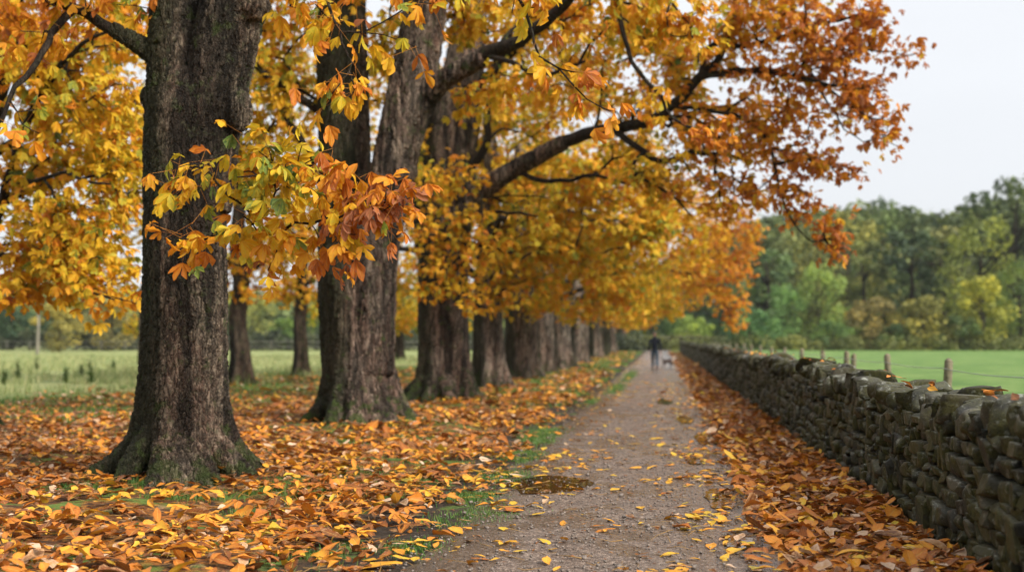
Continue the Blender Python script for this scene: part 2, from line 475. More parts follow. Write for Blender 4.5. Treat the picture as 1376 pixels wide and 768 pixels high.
def trunk_profile(pts, rad, n, seg, flare, lobes, seed, fh=.42):
    """closed trunk tube with root buttresses and long grooves"""
    pts, rad = resample(pts, seg, rad)
    th = np.arange(n)*2*PI/n; rg = np.random.default_rng(seed)
    ph = rg.uniform(0, 2*PI, 8); z = pts[:, 2]-pts[0][2]-.25
    lob = np.zeros(n)
    cen = np.arange(lobes)*2*PI/lobes + rg.normal(0, .22, lobes)
    amp = rg.uniform(.55, 1.25, lobes)
    for c, a in zip(cen, amp):
        dd = np.angle(np.exp(1j*(th-c))); lob = np.maximum(lob, a*np.exp(-(dd/.25)**2))
    tw = .1
    R = np.empty((len(pts), n))
    for i, (r, zz) in enumerate(zip(rad, z)):
        e = math.exp(-max(zz, 0)/fh); e2 = math.exp(-max(zz, 0)/(fh*3.2))
        groove = .030*np.sin(3*th+ph[0]+zz*tw) + .026*np.sin(5*th+ph[1]-zz*.3) + .018*np.sin(8*th+ph[2]+zz*.2)
        R[i] = r*(1+groove + .10*e2*(lob-.3)) + flare*e*(.06+1.15*lob) - .07*math.exp(-max(zz, 0)/(fh*2.4))*np.clip(1-lob*2.5, 0, 1) 
    return pts, R

def merge_remesh(name, parts, voxel, mat_, smooth_it=2):
    mb = MB()
    for V, F in parts: mb.add(V, F)
    me = mb.mesh(name+'_raw')
    o = bpy.data.objects.new(name+'_raw', me); COL.objects.link(o)
    md = o.modifiers.new('r', 'REMESH'); md.mode = 'VOXEL'; md.voxel_size = voxel; md.use_smooth_shade = True
    ms = o.modifiers.new('s', 'SMOOTH'); ms.factor = .5; ms.iterations = smooth_it
    dg = bpy.context.evaluated_depsgraph_get(); dg.update()
    ev = o.evaluated_get(dg)
    out = bpy.data.meshes.new_from_object(ev)
    out.name = name
    bpy.data.objects.remove(o); bpy.data.meshes.remove(me)
    out.materials.clear(); out.materials.append(mat_)
    return out

def blob_targets(blobs, rng, k=1.0):
    """blobs: (px, py, Y, rx_px, ry_px, depth_m, count, tone)"""
    T = []; C = []
    for b in blobs:
        px, py, Y, rx, ry, dm, cnt, tone = b
        c = P(px, py, Y); sx = rx*Y/FPX; sz = ry*Y/FPX
        n = max(1, int(round(cnt*k)))
        v = norm(rng.normal(0, 1, (n, 3)))*(rng.uniform(0, 1, n)**(1/2.2))[:, None]
        p = c + v*np.array([sx, dm, sz])
        T.append(p); C.append(np.full(n, tone))
    return np.vstack(T), np.concatenate(C)

def local_targets(blobs, rng):
    """blobs in metres about the tree base: (x, y, z, rx, ry, rz, count, tone)"""
    T = []; C = []
    for x, y, z, rx, ry, rz, cnt, tone in blobs:
        v = norm(rng.normal(0, 1, (cnt, 3)))*(rng.uniform(0, 1, cnt)**(1/2.4))[:, None]
        T.append(np.array([x, y, z]) + v*np.array([rx, ry, rz])); C.append(np.full(cnt, tone))
    return np.vstack(T), np.concatenate(C)

def build_tree(name, label, group, base, trunk_me, trunk_mat, limbs, T, tones, seed, lod, L=.19, per=8, leafmat=None,
               spread=.5, sag=.28, seg=.32, minz=1.9, droop=.5, tvar=.13, tipr=.0058):
    """all coordinates world; everything stored relative to base"""
    rng = np.random.default_rng(seed)
    base = np.asarray(base, float)
    T = T.copy(); T[:, 2] = np.maximum(T[:, 2], minz + rng.uniform(0, .3, len(T)))
    tubes, td = grow(limbs, T, rng, seg=seg, sag=sag, tipr=tipr)
    root = empty(name, tuple(base), label, 'tree', group)
    if trunk_me is not None:
        tr = obj('trunk', trunk_me, trunk_mat, root)
    br = obj('branches', tubes_mesh('branches', [(p-base, r) for p, r in tubes]), M_TWIG, root)
    V, F, A = chestnut_leaves(T-base, td, tones, rng, per=per, L=L, lod=lod, spread=spread, droop=droop, tvar=tvar)
    cr = obj('crown', mesh_np('crown', V, F, {'lf': A}, smooth=(lod == 0)), leafmat or (M_LEAF if lod < 2 else M_LEAF_FAR), root)
    return root

GROUP_ROW = 'chestnut trees lining the left side of the path'
# ================================================================== TREE 1 (nearest)
Y1 = 12.1
b1 = G(243, 650); b1[1] = Y1; b1 = np.array([P(243, 650, Y1)[0], Y1, 0.0])
def pl(lst, Y):   # list of (px,py) or (px,py,Y)
    return np.array([P(q[0], q[1], q[2] if len(q) > 2 else Y) for q in lst])
def rel(a, b): return a - b

def stem(pxs, Y, radpx, base, n, flare=0, lobes=6, seed=0, seg=.05, below=True, fh=.42):
    pts = pl([(a, b) + ((c[0],) if c else ()) for a, b, *c in pxs], Y)
    k = Y/FPX
    rad = np.array(radpx)*k
    if below:
        pts[0][2] = -.3
    pts = pts - base
    if flare > 0:
        p, R = trunk_profile(pts, rad, n, seg, flare, lobes, seed, fh)
    else:
        p, R = resample(pts, seg, rad)
        rg = np.random.default_rng(seed); th = np.arange(n)*2*PI/n; zz = np.linspace(0, 1, len(p))
        R = R[:, None]*(1 + .035*np.sin(3*th+rg.uniform(0, 6)+2*zz[:, None]) + .025*np.sin(5*th+rg.uniform(0, 6)))
    return tube(p, R, n)

def knob(c, r, base, seed, sq=(1, 1, 1)):
    rg = np.random.default_rng(seed)
    V = []; n = 14; m = 10
    p = np.array(c) - base
    ths = np.linspace(.02, PI-.02, m)
    pts = np.array([[0, 0, -math.cos(t)] for t in ths]); rad = np.sin(ths)
    V, F = tube(pts, rad, n)
    d = np.array([1 + .16*mnoise.noise(Vector(v*1.6 + seed)) for v in V])
    return V*d[:, None]*r*np.array(sq) + p, F

def smooth_roots(base, R0, specs, ns=9):
    """surface roots creeping off the flare: (angle, length, radius)"""
    out = []
    for a, L, r in specs:
        d = np.array([math.cos(a), math.sin(a), 0]); s = np.array([-d[1], d[0], 0])
        pts = [d*R0*.35+np.array([0, 0, .62]), d*R0*.95+np.array([0, 0, .24]), d*(R0+L*.45)+s*.06+np.array([0, 0, .05]), d*(R0+L)+s*.12*L+np.array([0, 0, -.12])]
        p, rr = resample(np.array(pts), .06, [r*1.5, r*1.15, r*.8, r*.35])
        out.append(tube(p, rr, ns))
    return out

parts = [stem([(243, 690), (243, 600), (246, 500), (248, 400), (248, 300), (250, 215), (252, 150), (252, 100)], Y1, [60, 60, 57, 55, 53.5, 56, 56, 40], b1, 96, flare=.56, lobes=7, seed=5, fh=.34),
         stem([(238, 250), (237, 150), (240, 60), (240, -40), (228, -240), (235, -520)], Y1, [40, 40, 39, 36, 25, 15], b1, 40, seed=2, below=False),
         stem([(268, 280), (280, 170), (297, 80), (316, 0), (356, -130), (420, -420)], Y1, [40, 42, 43, 43, 29, 14], b1, 40, seed=3, below=False),
         knob(P(322, 148, Y1-.12), .17, b1, 3, (.75, .8, 1.45)),
         knob(P(200, 132, Y1-.05), .10, b1, 5, (.8, 1, 1.3)),
         knob(P(343, 8, Y1-.15), .15, b1, 7, (1, 1, 1.0))]
parts += smooth_roots(b1, .62, [(-.25, .5, .12), (-1.25, .2, .12), (-2.1, .35, .11), (PI+.3, .6, .13), (-.8, .3, .10), (2.2, .4, .1)])
# the two lowest branches leave the stem as thick stubs
limb_left = pl([(232, 96, 12.05), (196, 66, 11.95), (150, 38, 11.8), (100, 12, 11.7), (45, -6, 11.5), (-30, -40, 11.2)], Y1)
pt_, rr_ = resample(limb_left[:3]-b1, .06, [.17, .095, .075])
parts.append(tube(pt_, rr_, 16))
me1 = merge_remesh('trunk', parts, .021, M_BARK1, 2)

rg = np.random.default_rng(11)
T1l = [
 (limb_left, .085, .02, False),
 (pl([(100, 12, 11.7), (72, 40, 11.5), (48, 88, 11.3), (20, 118, 11.1), (4, 160, 11), (-12, 230, 11)], Y1), .045, .012, False),
 (pl([(234, 0), (236, -150), (235, -520)], Y1), .2, .1, True),
 (pl([(316, 0), (356, -130), (420, -420)], Y1), .2, .1, True),
 (pl([(248, 400), (250, 215)], Y1), .4, .3, True),
 # low spray in front of the stem
 (pl([(292, 318, 11.7), (325, 322, 11.2), (365, 312, 10.7), (415, 298, 10.3), (470, 292, 10.0), (520, 285, 9.8)], Y1), .022, .006, False),
 (pl([(325, 322, 11.2), (350, 285, 10.8), (385, 245, 10.5), (420, 215, 10.3)], Y1), .014, .006, False),
 # hanging spray right of the stem, coming from high up
 (pl([(356, -130), (400, -120, 11.4), (425, -60, 10.9), (440, 0, 10.7), (462, 60, 10.5), (478, 120, 10.4)], Y1), .03, .007, False),
 (pl([(356, -130), (480, -190, 11.3), (600, -120, 10.8), (690, -10, 10.5), (730, 75, 10.4), (788, 128, 10.3)], Y1), .035, .006, False),
 (pl([(236, -150), (160, -180, 11), (60, -190, 10.2), (-60, -180, 9.8)], Y1), .07, .02, False),
]
S = [  # sprays:  px, py, Y, rx, ry, depth, n, tone
 (250, 226, 10.6, 50, 12, .3, 3, .50), (222, 248, 10.7, 20, 10, .2, 3, .46), (262, 322, 10.5, 26, 10, .25, 3, .54), (300, 262, 10.6, 20, 12, .2, 1, .5),
 (350, 232, 10.4, 50, 24, .45, 7, .40), (405, 245, 10.2, 48, 32, .45, 8, .40), (460, 262, 10.0, 42, 32, .4, 8, .72),
 (508, 270, 9.8, 34, 22, .3, 6, .88), (460, 318, 10.0, 40, 20, .35, 4, .80), (395, 322, 10.2, 48, 22, .4, 5, .58),
 (340, 298, 10.5, 40, 24, .4, 4, .48), (540, 268, 9.8, 12, 9, .2, 2, .99), (380, 205, 10.4, 50, 12, .35, 3, .40), (365, 362, 10.3, 30, 8, .25, 1, .66), (468, 350, 10, 10, 6, .1, 1, .85),
 (440, 20, 10.7, 36, 34, .35, 4, .56), (472, 60, 10.5, 22, 34, .3, 2, .54), (465, 130, 10.4, 22, 34, .3, 3, .56), (395, 10, 11, 40, 26, .5, 3, .5), (420, 150, 10.4, 14, 12, .3, 1, .55),
 (585, 10, 10.9, 26, 20, .3, 2, .60), (700, 6, 10.5, 44, 14, .3, 3, .58), (772, 96, 10.3, 16, 14, .2, 2, .76), (812, 148, 10.3, 14, 16, .2, 2, .62), (560, 62, 10.8, 12, 8, .2, 1, .62),
 (70, 10, 11.6, 90, 30, .7, 8, .66), (20, 50, 11.2, 40, 50, .6, 6, .6), (150, -6, 11.8, 60, 30, .7, 6, .58),
 (40, 160, 11, 26, 50, .5, 3, .5),
]
Ta, Ca = blob_targets(S, rg); Ca = np.where(Ca < .62, Ca-.05, Ca-.03)
Tb, Cb = local_targets([(0, 0, 8.2, 3.6, 3.2, 1.8, 60, .5), (-2.6, -1, 6.9, 2.4, 2.4, .9, 24, .5), (2.4, -1.0, 7.3, 1.8, 2.2, .8, 20, .55), (0, 0, 10.4, 2.6, 2.6, 1.2, 35, .45)], rg)
Tb += b1
build_tree('chestnut_tree', 'nearest thick-trunked tree with dark fissured bark, sharp orange leaf spray hanging across it', GROUP_ROW,
           b1, me1, M_BARK1, T1l, np.vstack([Ta, Tb]), np.concatenate([Ca, Cb]), 21, 0, L=.185, per=6, spread=.46, sag=.2, seg=.22, minz=1.6, droop=.7, tvar=.17)

# ================================================================== TREE 2
Y2 = 20.4
b2 = np.array([P(488, 570, Y2)[0], Y2, 0.0])
parts = [stem([(482, 600), (482, 520), (480, 440), (470, 380), (465, 330)], Y2, [46, 46, 42, 38, 28], b2, 96, flare=.50, lobes=8, seed=9, seg=.09, fh=.5),
         stem([(474, 585, 20.5), (466, 500, 20.7), (462, 430, 20.85), (461, 360, 20.9), (463, 230, 20.9), (460, 100, 20.9), (458, 0, 20.9), (452, -160, 20.9), (440, -330, 20.9)], Y2, [36, 32, 33, 34, 35, 35, 33, 26, 14], b2, 40, seed=4, seg=.09, below=False),
         stem([(496, 500, 20.2), (500, 420, 20.2), (507, 330, 20.2), (532, 215, 20.2), (556, 110, 20.2), (574, 0, 20.2), (600, -160, 20.1), (610, -330, 20)], Y2, [33, 31, 29, 29, 31, 27, 19, 10], b2, 40, seed=6, seg=.09, below=False),
         knob(P(540, 232, 20.0), .22, b2, 9, (1.2, 1, 1))]
parts += smooth_roots(b2, .78, [(-.25, .55, .13), (-1.1, .3, .16), (-2.0, .3, .14), (PI+.2, .45, .15), (2.2, .4, .1)])
limb2 = pl([(562, 140, 20.2), (578, 125, 20.1), (600, 105, 19.9), (650, 76, 19.6), (700, 52, 19.2), (745, 20, 18.9), (775, -12, 18.6), (840, -50, 18.2)], Y2)
pt_, rr_ = resample(limb2[:4]-b2, .09, [.3, .2, .17, .15]); parts.append(tube(pt_, rr_, 16))
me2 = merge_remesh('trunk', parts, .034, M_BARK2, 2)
T2l = [
 (limb2, .17, .05, False),
 (pl([(574, 0, 20.2), (600, -160, 20.1), (610, -330, 20)], Y2), .25, .1, True),
 (pl([(458, 0, 20.9), (452, -160, 20.9), (440, -330, 20.9)], Y2), .3, .15, True),
 (pl([(430, 150, 20.9), (395, 125, 20.6), (360, 100, 20.2), (330, 70, 20), (310, 10, 20)], Y2), .08, .03, False),
 (pl([(432, 250, 20.9), (400, 180, 20.8), (370, 130, 20.8), (340, 60, 20.8)], Y2), .09, .03, False),
 (pl([(650, 76, 19.6), (690, 85, 19), (730, 100, 18.6), (790, 80, 18)], Y2), .05, .02, False),
 # the dark hanging limb over the path
 (pl([(775, -12, 18.6), (830, -40, 18), (828, 0, 17.8), (838, 50, 17.6), (858, 95, 17.5), (885, 130, 17.4), (905, 160, 17.4), (935, 178, 17.3), (948, 200, 17.3)], Y2), .055, .015, False),
 (pl([(840, -50, 18.2), (900, 0, 18), (935, 60, 17.8), (940, 85, 17.7)], Y2), .03, .01, False),
]
S = [
 (330, 60, 20.5, 70, 60, 1.2, 50, .47), (380, 130, 21, 60, 60, 1.2, 40, .45), (390, 40, 21.5, 50, 60, 1.2, 30, .5), (520, 90, 22, 40, 90, 1.2, 30, .45), (350, 240, 21.5, 70, 40, 1.5, 20, .42), (330, 180, 21, 60, 40, 1.5, 16, .4),
 (640, 30, 21.2, 90, 40, 1.0, 40, .50), (740, 20, 20.2, 80, 40, 1.0, 36, .56), (700, 110, 19.3, 70, 22, .6, 16, .58), (640, 130, 20.6, 50, 24, .8, 12, .5),
 (860, 10, 18, 70, 30, 1.2, 30, .5), (930, 40, 17.8, 50, 40, 1, 14, .55), (830, 60, 18.4, 60, 30, 1, 14, .56),
 (500, 20, 20, 36, 50, 1, 10, .52), (950, 195, 17.3, 22, 20, .4, 3, .75), (880, 140, 17.5, 24, 22, .4, 3, .6),
 (590, -60, 20, 160, 50, 2.4, 60, .5), (320, -60, 20, 140, 60, 2, 40, .5), (500, -240, 20.5, 260, 100, 3, 90, .45),
]
Ta, Ca = blob_targets(S, rg); Ca = np.where(Ca < .62, Ca-.05, Ca-.03)
build_tree('chestnut_tree', 'twin-stemmed tree, one stem dark and upright, the paler one leaning towards the path', GROUP_ROW,
           b2, me2, M_BARK2, T2l, Ta, Ca, 22, 1, L=.19, per=8, spread=.5, seg=.3, tipr=.0075)

# ================================================================== TREE 3 (long limb over the path)
Y3 = 27.6
b3 = np.array([P(595, 540, Y3)[0], Y3, 0.0])
parts = [stem([(596, 560), (595, 500), (594, 430), (596, 350), (602, 260), (612, 170), (628, 60), (640, -60), (650, -220)], Y3, [33, 32, 33, 34, 35, 32, 24, 18, 10], b3, 80, flare=.46, lobes=8, seed=12, seg=.12, fh=.5),
         stem([(580, 330), (572, 220), (560, 90), (556, -60), (560, -200)], Y3, [22, 20, 17, 13, 7], b3, 32, seed=4, seg=.12, below=False)]
parts += smooth_roots(b3, .8, [(-.2, .4, .14), (-1.2, .3, .16), (PI+.1, .4, .15), (-2.2, .4, .12)])
L3 = pl([(612, 300, 27.4), (640, 262, 27.2), (690, 228, 26.8), (760, 190, 26.2), (820, 172, 25.6), (868, 164, 25), (905, 142, 24.6), (940, 104, 24.2), (968, 72, 23.9), (985, 22, 23.6), (1000, -40, 23.4)], Y3)
pt_, rr_ = resample(L3[:4]-b3, .12, [.36, .27, .2, .17]); parts.append(tube(pt_, rr_, 16))
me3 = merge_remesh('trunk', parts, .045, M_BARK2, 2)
T3l = [
 (L3, .19, .05, False),
 (pl([(612, 170), (640, -60), (650, -220)], Y3), .3, .15, True),
 (pl([(940, 104, 24.2), (985, 95, 23.8), (1025, 96, 23.4), (1065, 104, 23), (1100, 110, 22.7), (1150, 118, 22.4)], Y3), .085, .022, False),
 (pl([(940, 104, 24.2), (955, 60, 24), (1000, 62, 23.6), (1050, 50, 23.2), (1110, 30, 22.8), (1160, 20, 22.6)], Y3), .07, .02, False),
 (pl([(905, 142, 24.6), (960, 150, 24.2), (1010, 165, 23.8), (1035, 200, 23.5), (1045, 245, 23.3), (1060, 290, 23.1), (1090, 325, 23)], Y3), .05, .012, False),
 (pl([(868, 164, 25), (930, 158, 24.6), (975, 200, 24.2), (985, 240, 24)], Y3), .05, .012, False),
 (pl([(820, 172, 25.6), (842, 186, 25.2), (866, 204, 25), (890, 216, 24.7), (930, 206, 24.4), (975, 208, 24.1), (1010, 215, 24)], Y3), .085, .03, False),
 (pl([(866, 204, 25), (850, 230, 24.8), (900, 260, 24.4), (930, 290, 24.2)], Y3), .05, .015, False),
 (pl([(1100, 110, 22.7), (1140, 140, 22.5), (1170, 160, 22.3), (1195, 155, 22.2)], Y3), .03, .01, False),
 (pl([(1065, 104, 23), (1100, 70, 22.8), (1160, 66, 22.5), (1215, 76, 22.3)], Y3), .028, .009, False),
 (pl([(1100, 110, 22.7), (1120, 150, 22.6), (1135, 175, 22.5), (1160, 190, 22.4)], Y3), .025, .009, False),
 (pl([(625, 130, 27.6), (700, 60, 27), (800, 0, 26), (900, -50, 25), (1020, -90, 24)], Y3), .13, .04, False),
 (pl([(572, 220), (540, 170, 27), (520, 100, 26.6)], Y3), .09, .03, False),
 (pl([(596, 350), (640, 330, 27), (690, 340, 26.5)], Y3), .07, .03, False),
 (pl([(604, 260), (650, 200, 27), (660, 120, 26.6), (690, 40, 26.2)], Y3), .12, .04, False),
 (pl([(690, 228, 26.8), (740, 245, 26.4), (800, 235, 26), (850, 250, 25.6)], Y3), .07, .02, False),
 (pl([(600, 300), (660, 285, 26.6), (720, 290, 26)], Y3), .07, .02, False),
]
S = [
 (1010, 150, 24.6, 60, 30, .6, 30, .66), (930, 150, 25.6, 60, 36, .7, 30, .58), (860, 190, 26.6, 60, 36, .8, 30, .5), (1080, 150, 23.6, 44, 26, .5, 14, .74), (970, 190, 25, 50, 30, .6, 20, .62),
 (1050, 20, 23.2, 80, 50, 1.0, 66, .66), (1130, 35, 22.8, 60, 42, .7, 50, .78), (1180, 50, 22.5, 22, 26, .5, 9, .85), (1210, 74, 22.3, 26, 9, .3, 7, .88),
 (1180, 12, 22.5, 20, 16, .5, 5, .85), (990, 60, 23.8, 60, 55, 1.0, 42, .62), (1060, 90, 23.1, 55, 28, .7, 30, .74), (1130, 95, 22.6, 45, 26, .6, 28, .8),
 (1165, 130, 22.4, 34, 30, .5, 20, .82), (1180, 165, 22.3, 30, 22, .4, 12, .84), (1195, 190, 22.3, 14, 8, .2, 3, .85), (1110, 160, 22.7, 30, 28, .4, 8, .78), (1045, 160, 23.4, 42, 30, .6, 16, .72),
 (1010, 200, 23.9, 50, 34, .8, 26, .7), (1075, 205, 23.2, 36, 24, .6, 14, .78), (1105, 222, 23, 28, 20, .5, 10, .82), (1140, 232, 23, 26, 8, .3, 6, .86), (1050, 250, 23.3, 32, 26, .6, 14, .78),
 (1085, 285, 23.1, 26, 22, .4, 10, .8), (1110, 310, 23, 34, 16, .4, 11, .84), (1128, 334, 23, 20, 9, .3, 6, .86), (990, 265, 24, 50, 34, .8, 26, .66), (945, 250, 24.2, 40, 36, .8, 20, .62),
 (900, 90, 24.8, 60, 50, 1.2, 46, .55), (860, 40, 25.3, 70, 45, 1.4, 46, .5), (790, 70, 26, 70, 60, 1.4, 46, .52), (850, 130, 25.4, 60, 40, 1.0, 28, .56), (930, 180, 24.4, 40, 30, .8, 20, .6),
 (760, 130, 27.6, 70, 36, .9, 30, .5), (880, 240, 24.7, 60, 36, 1.0, 34, .52), (690, 170, 28, 60, 36, .9, 22, .47), (720, 60, 26.8, 70, 50, 1.4, 30, .5),
 (610, 260, 26.2, 60, 45, .9, 22, .55), (570, 330, 26.2, 34, 40, .8, 16, .58), (590, 390, 26.3, 36, 18, .6, 8, .6), (650, 330, 26.3, 50, 55, .9, 24, .55), (640, 400, 26.2, 34, 20, .6, 6, .58),
 (600, 310, 26.3, 40, 50, .6, 26, .5), (598, 375, 26.3, 42, 26, .6, 16, .52), (585, 230, 26.3, 44, 44, .7, 18, .5), (700, 270, 28, 70, 40, .8, 24, .46), (560, 200, 26.8, 40, 60, 1.0, 22, .42), (530, 300, 27.5, 22, 50, 1.2, 10, .4),
 (840, -40, 25, 240, 50, 2.6, 80, .5), (640, -160, 27.5, 220, 100, 3.2, 110, .45), (1040, -50, 23.5, 110, 40, 1.5, 40, .7),
]
Ta, Ca = blob_targets(S, rg); Ca = np.where(Ca < .62, Ca-.05, Ca-.03)
build_tree('chestnut_tree', 'tree with a very long dark limb arching over the path, russet leaves at its end', GROUP_ROW,
           b3, me3, M_BARK2, T3l, Ta, Ca, 23, 1, L=.17, per=7.4, spread=.5, seg=.3, tipr=.0085)

# ================================================================== TREES 4.. further down the row
def simple_trunk(h, r, seed, flare=.45, lean=(0, 0), n=44):
    rg = np.random.default_rng(seed)
    zs = np.linspace(-.3, h, 9)
    pts = np.stack([lean[0]*(zs/h)**2 + rg.normal(0, .05, 9)*(zs > 1), lean[1]*(zs/h)**2 + rg.normal(0, .05, 9)*(zs > 1), zs], axis=1)
    rad = r*np.interp(zs, [-.3, .5, 2, 4, h], [1.1, 1.02, 1, .92, .35])
    p, R = trunk_profile(pts, rad, n, .18, flare, 7, seed, .5)
    V, F = tube(p, R, n)
    mb = MB(); mb.add(V, F)
    return mb.mesh('trunk'), pts

def row_tree(px, base_py, label, rpx, S, seed, h=9.0, per=8, L=.19, nl=7, lod=1, k=1.0, over=3.5, tone=.45, top=90, leafmat=None):
    g = G(px, base_py); b = np.array([g[0], g[1], 0.0]); Y = g[1]
    r = rpx*Y/FPX
    me, pts = simple_trunk(h, r, seed)
    rg = np.random.default_rng(seed+50)
    limbs = [(pts+b, r, r*.35, True)]
    for i in range(nl):
        a = i*2*PI/nl + rg.normal(0, .25); z0 = rg.uniform(2.6, 5.5); ln = rg.uniform(3, 4.6)
        d = np.array([math.cos(a), math.sin(a), 0])
        ps = [b+np.array([0, 0, z0]), b+d*ln*.3+np.array([0, 0, z0+.7]), b+d*ln*.7+np.array([0, 0, z0+1.1]), b+d*ln+np.array([0, 0, z0+rg.uniform(.2, 1.4)])]
        limbs.append((np.array(ps), r*.3, .035, False))
    T, C = blob_targets(S, rg, k)
    Tb, Cb = local_targets([(0, 0, 8.5, 3.6, 3.4, 2.6, int(top*k), tone), (-2.5, 0, 5.5, 2.5, 3, 1.6, int(40*k), tone)], rg)
    T = np.vstack([T, Tb+b]); C = np.concatenate([C, Cb])
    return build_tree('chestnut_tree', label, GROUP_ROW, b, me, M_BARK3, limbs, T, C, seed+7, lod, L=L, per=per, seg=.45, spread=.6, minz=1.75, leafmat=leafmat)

row_tree(657, 521, 'mossy grey-green trunk fourth along the row under bright yellow leaves', 20,
 [(690, 250, 35, 80, 50, 1.6, 60, .44), (760, 250, 34, 80, 50, 1.6, 70, .43), (830, 235, 33, 70, 50, 1.5, 60, .46), (690, 340, 34.5, 60, 50, 1.4, 52, .42),
  (770, 320, 33.6, 60, 36, 1.2, 46, .43), (850, 300, 32.8, 60, 34, 1.2, 40, .42), (885, 320, 32.4, 30, 24, .8, 10, .4), (640, 200, 36, 80, 60, 1.6, 40, .42), (740, 390, 34, 46, 24, 1, 14, .46), (655, 395, 34.5, 46, 26, 1, 14, .5),
  (760, 130, 35, 120, 60, 2, 60, .42), (780, 360, 33.6, 50, 26, .9, 16, .44), (870, 270, 32.5, 40, 20, .8, 10, .46)], 104, per=9, L=.22, k=1.25)
row_tree(698, 508.5, 'dark broad trunk fifth along the row beneath drooping gold and green foliage', 22,
 [(730, 320, 42, 80, 60, 1.8, 70, .36), (800, 330, 41, 60, 60, 1.6, 66, .40), (850, 350, 40, 50, 50, 1.5, 50, .40), (760, 410, 42, 60, 26, 1.2, 30, .46), (830, 400, 41, 50, 30, 1.2, 36, .48),
  (900, 300, 39, 60, 50, 1.5, 46, .5), (700, 410, 42, 60, 24, 1.4, 20, .42), (850, 230, 41, 80, 60, 2, 60, .38), (930, 260, 38, 50, 40, 1.3, 24, .55)], 105, L=.22, k=1.15)
row_tree(729, 502.5, 'pinkish brown trunk sixth along the row with straight ribbed bark', 15,
 [(800, 380, 50, 60, 50, 2, 60, .33), (860, 370, 49, 50, 50, 1.8, 60, .42), (910, 340, 47, 50, 50, 1.8, 60, .52), (950, 300, 46, 50, 50, 1.8, 60, .6), (880, 300, 48, 80, 60, 2, 60, .45), (800, 420, 50, 50, 20, 1.2, 14, .42)], 106)
row_tree(751, 496, 'pale upright trunk seventh along the row, narrower than its neighbours', 15,
 [(880, 400, 57, 50, 34, 2, 50, .42), (930, 370, 55, 50, 46, 2, 60, .55), (975, 330, 54, 44, 56, 2, 70, .66), (1000, 290, 53, 30, 40, 1.6, 30, .66), (985, 395, 54, 30, 36, 1.4, 36, .66), (990, 430, 54, 16, 12, .8, 7, .66), (850, 420, 58, 40, 20, 1.6, 20, .45),
  (1005, 350, 53, 16, 30, 1, 12, .68)], 107, L=.22)
row_tree(775, 488, 'eighth trunk along the row, dark left flank with a grey-brown right side', 14,
 [(900, 410, 70, 40, 24, 2, 34, .45), (870, 390, 71, 60, 40, 2.4, 50, .34), (940, 390, 68, 40, 30, 2.2, 50, .6), (965, 350, 67, 40, 50, 2.2, 60, .68), (860, 330, 71, 60, 50, 3, 40, .36)], 108, L=.24)

# a shared pair of far trees, copied down the rest of the row
def far_tree(seed, tone, label):
    rg = np.random.default_rng(seed)
    me, pts = simple_trunk(8.5, .48, seed, flare=.35, n=24)
    limbs = [(pts, .48, .15, True)]
    T, C = local_targets([(0, 0, 7.5, 4.2, 4.0, 3.0, 190, tone), (2.2, 0, 4.4, 3.0, 3.4, 1.5, 100, tone+.06), (-2, 0, 4.6, 3.0, 3.4, 1.7, 90, tone-.04), (3.4, 0, 3.2, 1.4, 2.4, .8, 24, tone+.08)], rg)
    return build_tree('chestnut_tree', label, GROUP_ROW, np.zeros(3), me, M_BARK3, limbs, T, C, seed+3, 2, L=.30, per=7, seg=.7, spread=.8, minz=2.3)
def copy_tree(root, loc, rz, sc, label, group=None):
    r = root.copy(); COL.objects.link(r); r.location = loc; r.rotation_euler = (0, 0, rz); r.scale = (sc, sc, sc); r['label'] = label
    if group: r['group'] = group
    for ch in list(root.children):
        c = ch.copy(); COL.objects.link(c); c.parent = r
    return r
fa = far_tree(301, .40, 'ninth trunk along the row, short dark stem beneath a yellow-green crown')
fb = far_tree(302, .58, 'eleventh trunk along the row under an orange crown near the distant wall')
farspots = [(800, 481, 'a', 0, None), (813, 477.5, 'a', 2.6, 'tenth trunk along the row, thin and grey beneath soft amber foliage'),
            (823, 473.5, 'b', 0, None), (832, 470.5, 'b', 1.7, 'twelfth trunk along the row, a small dark stem near the cross wall'),
            (839, 468.5, 'a', 4.0, 'last and smallest trunk of the row, just left of the distant dark wall')]
for px, py, w, rz, lb in farspots:
    g = G(px, py); src = fa if w == 'a' else fb
    if lb is None: src.location = (g[0], g[1], 0)
    else: copy_tree(src, (g[0], g[1], 0), rz, .95, lb)

# ================================================================== LEFT: tree outside the frame, second row
def side_tree(base, label, group, r, h, lean, S, seed, limbs=(), L=.19, per=8, lod=1, k=1.0, loc=None, seg=.4, flare=.3, nl=6):
    b = np.array([base[0], base[1], 0.0])
    me, pts = simple_trunk(h, r, seed, flare=flare, lean=lean, n=40)
    rg = np.random.default_rng(seed+50)
    lb = [(pts+b, r, r*.35, True)] + list(limbs)
    for i in range(nl):
        a = i*2*PI/nl + rg.normal(0, .25); z0 = h*rg.uniform(.35, .7); ln = rg.uniform(2.2, 3.4)
        q = pts[min(8, int(z0/h*8))]; d = np.array([math.cos(a), math.sin(a), 0])
        o = b+np.array([q[0], q[1], z0])
        lb.append((np.array([o, o+d*ln*.4+np.array([0, 0, .7]), o+d*ln+np.array([0, 0, 1.1])]), r*.3, .03, False))
    T, C = blob_targets(S, rg, k)
    if loc: Tb, Cb = local_targets(loc, rg); T = np.vstack([T, Tb+b]); C = np.concatenate([C, Cb])
    return build_tree('chestnut_tree', label, group, b, me, M_BARK4, lb, T, C, seed+7, lod, L=L, per=per, seg=seg, spread=.6, minz=1.9)

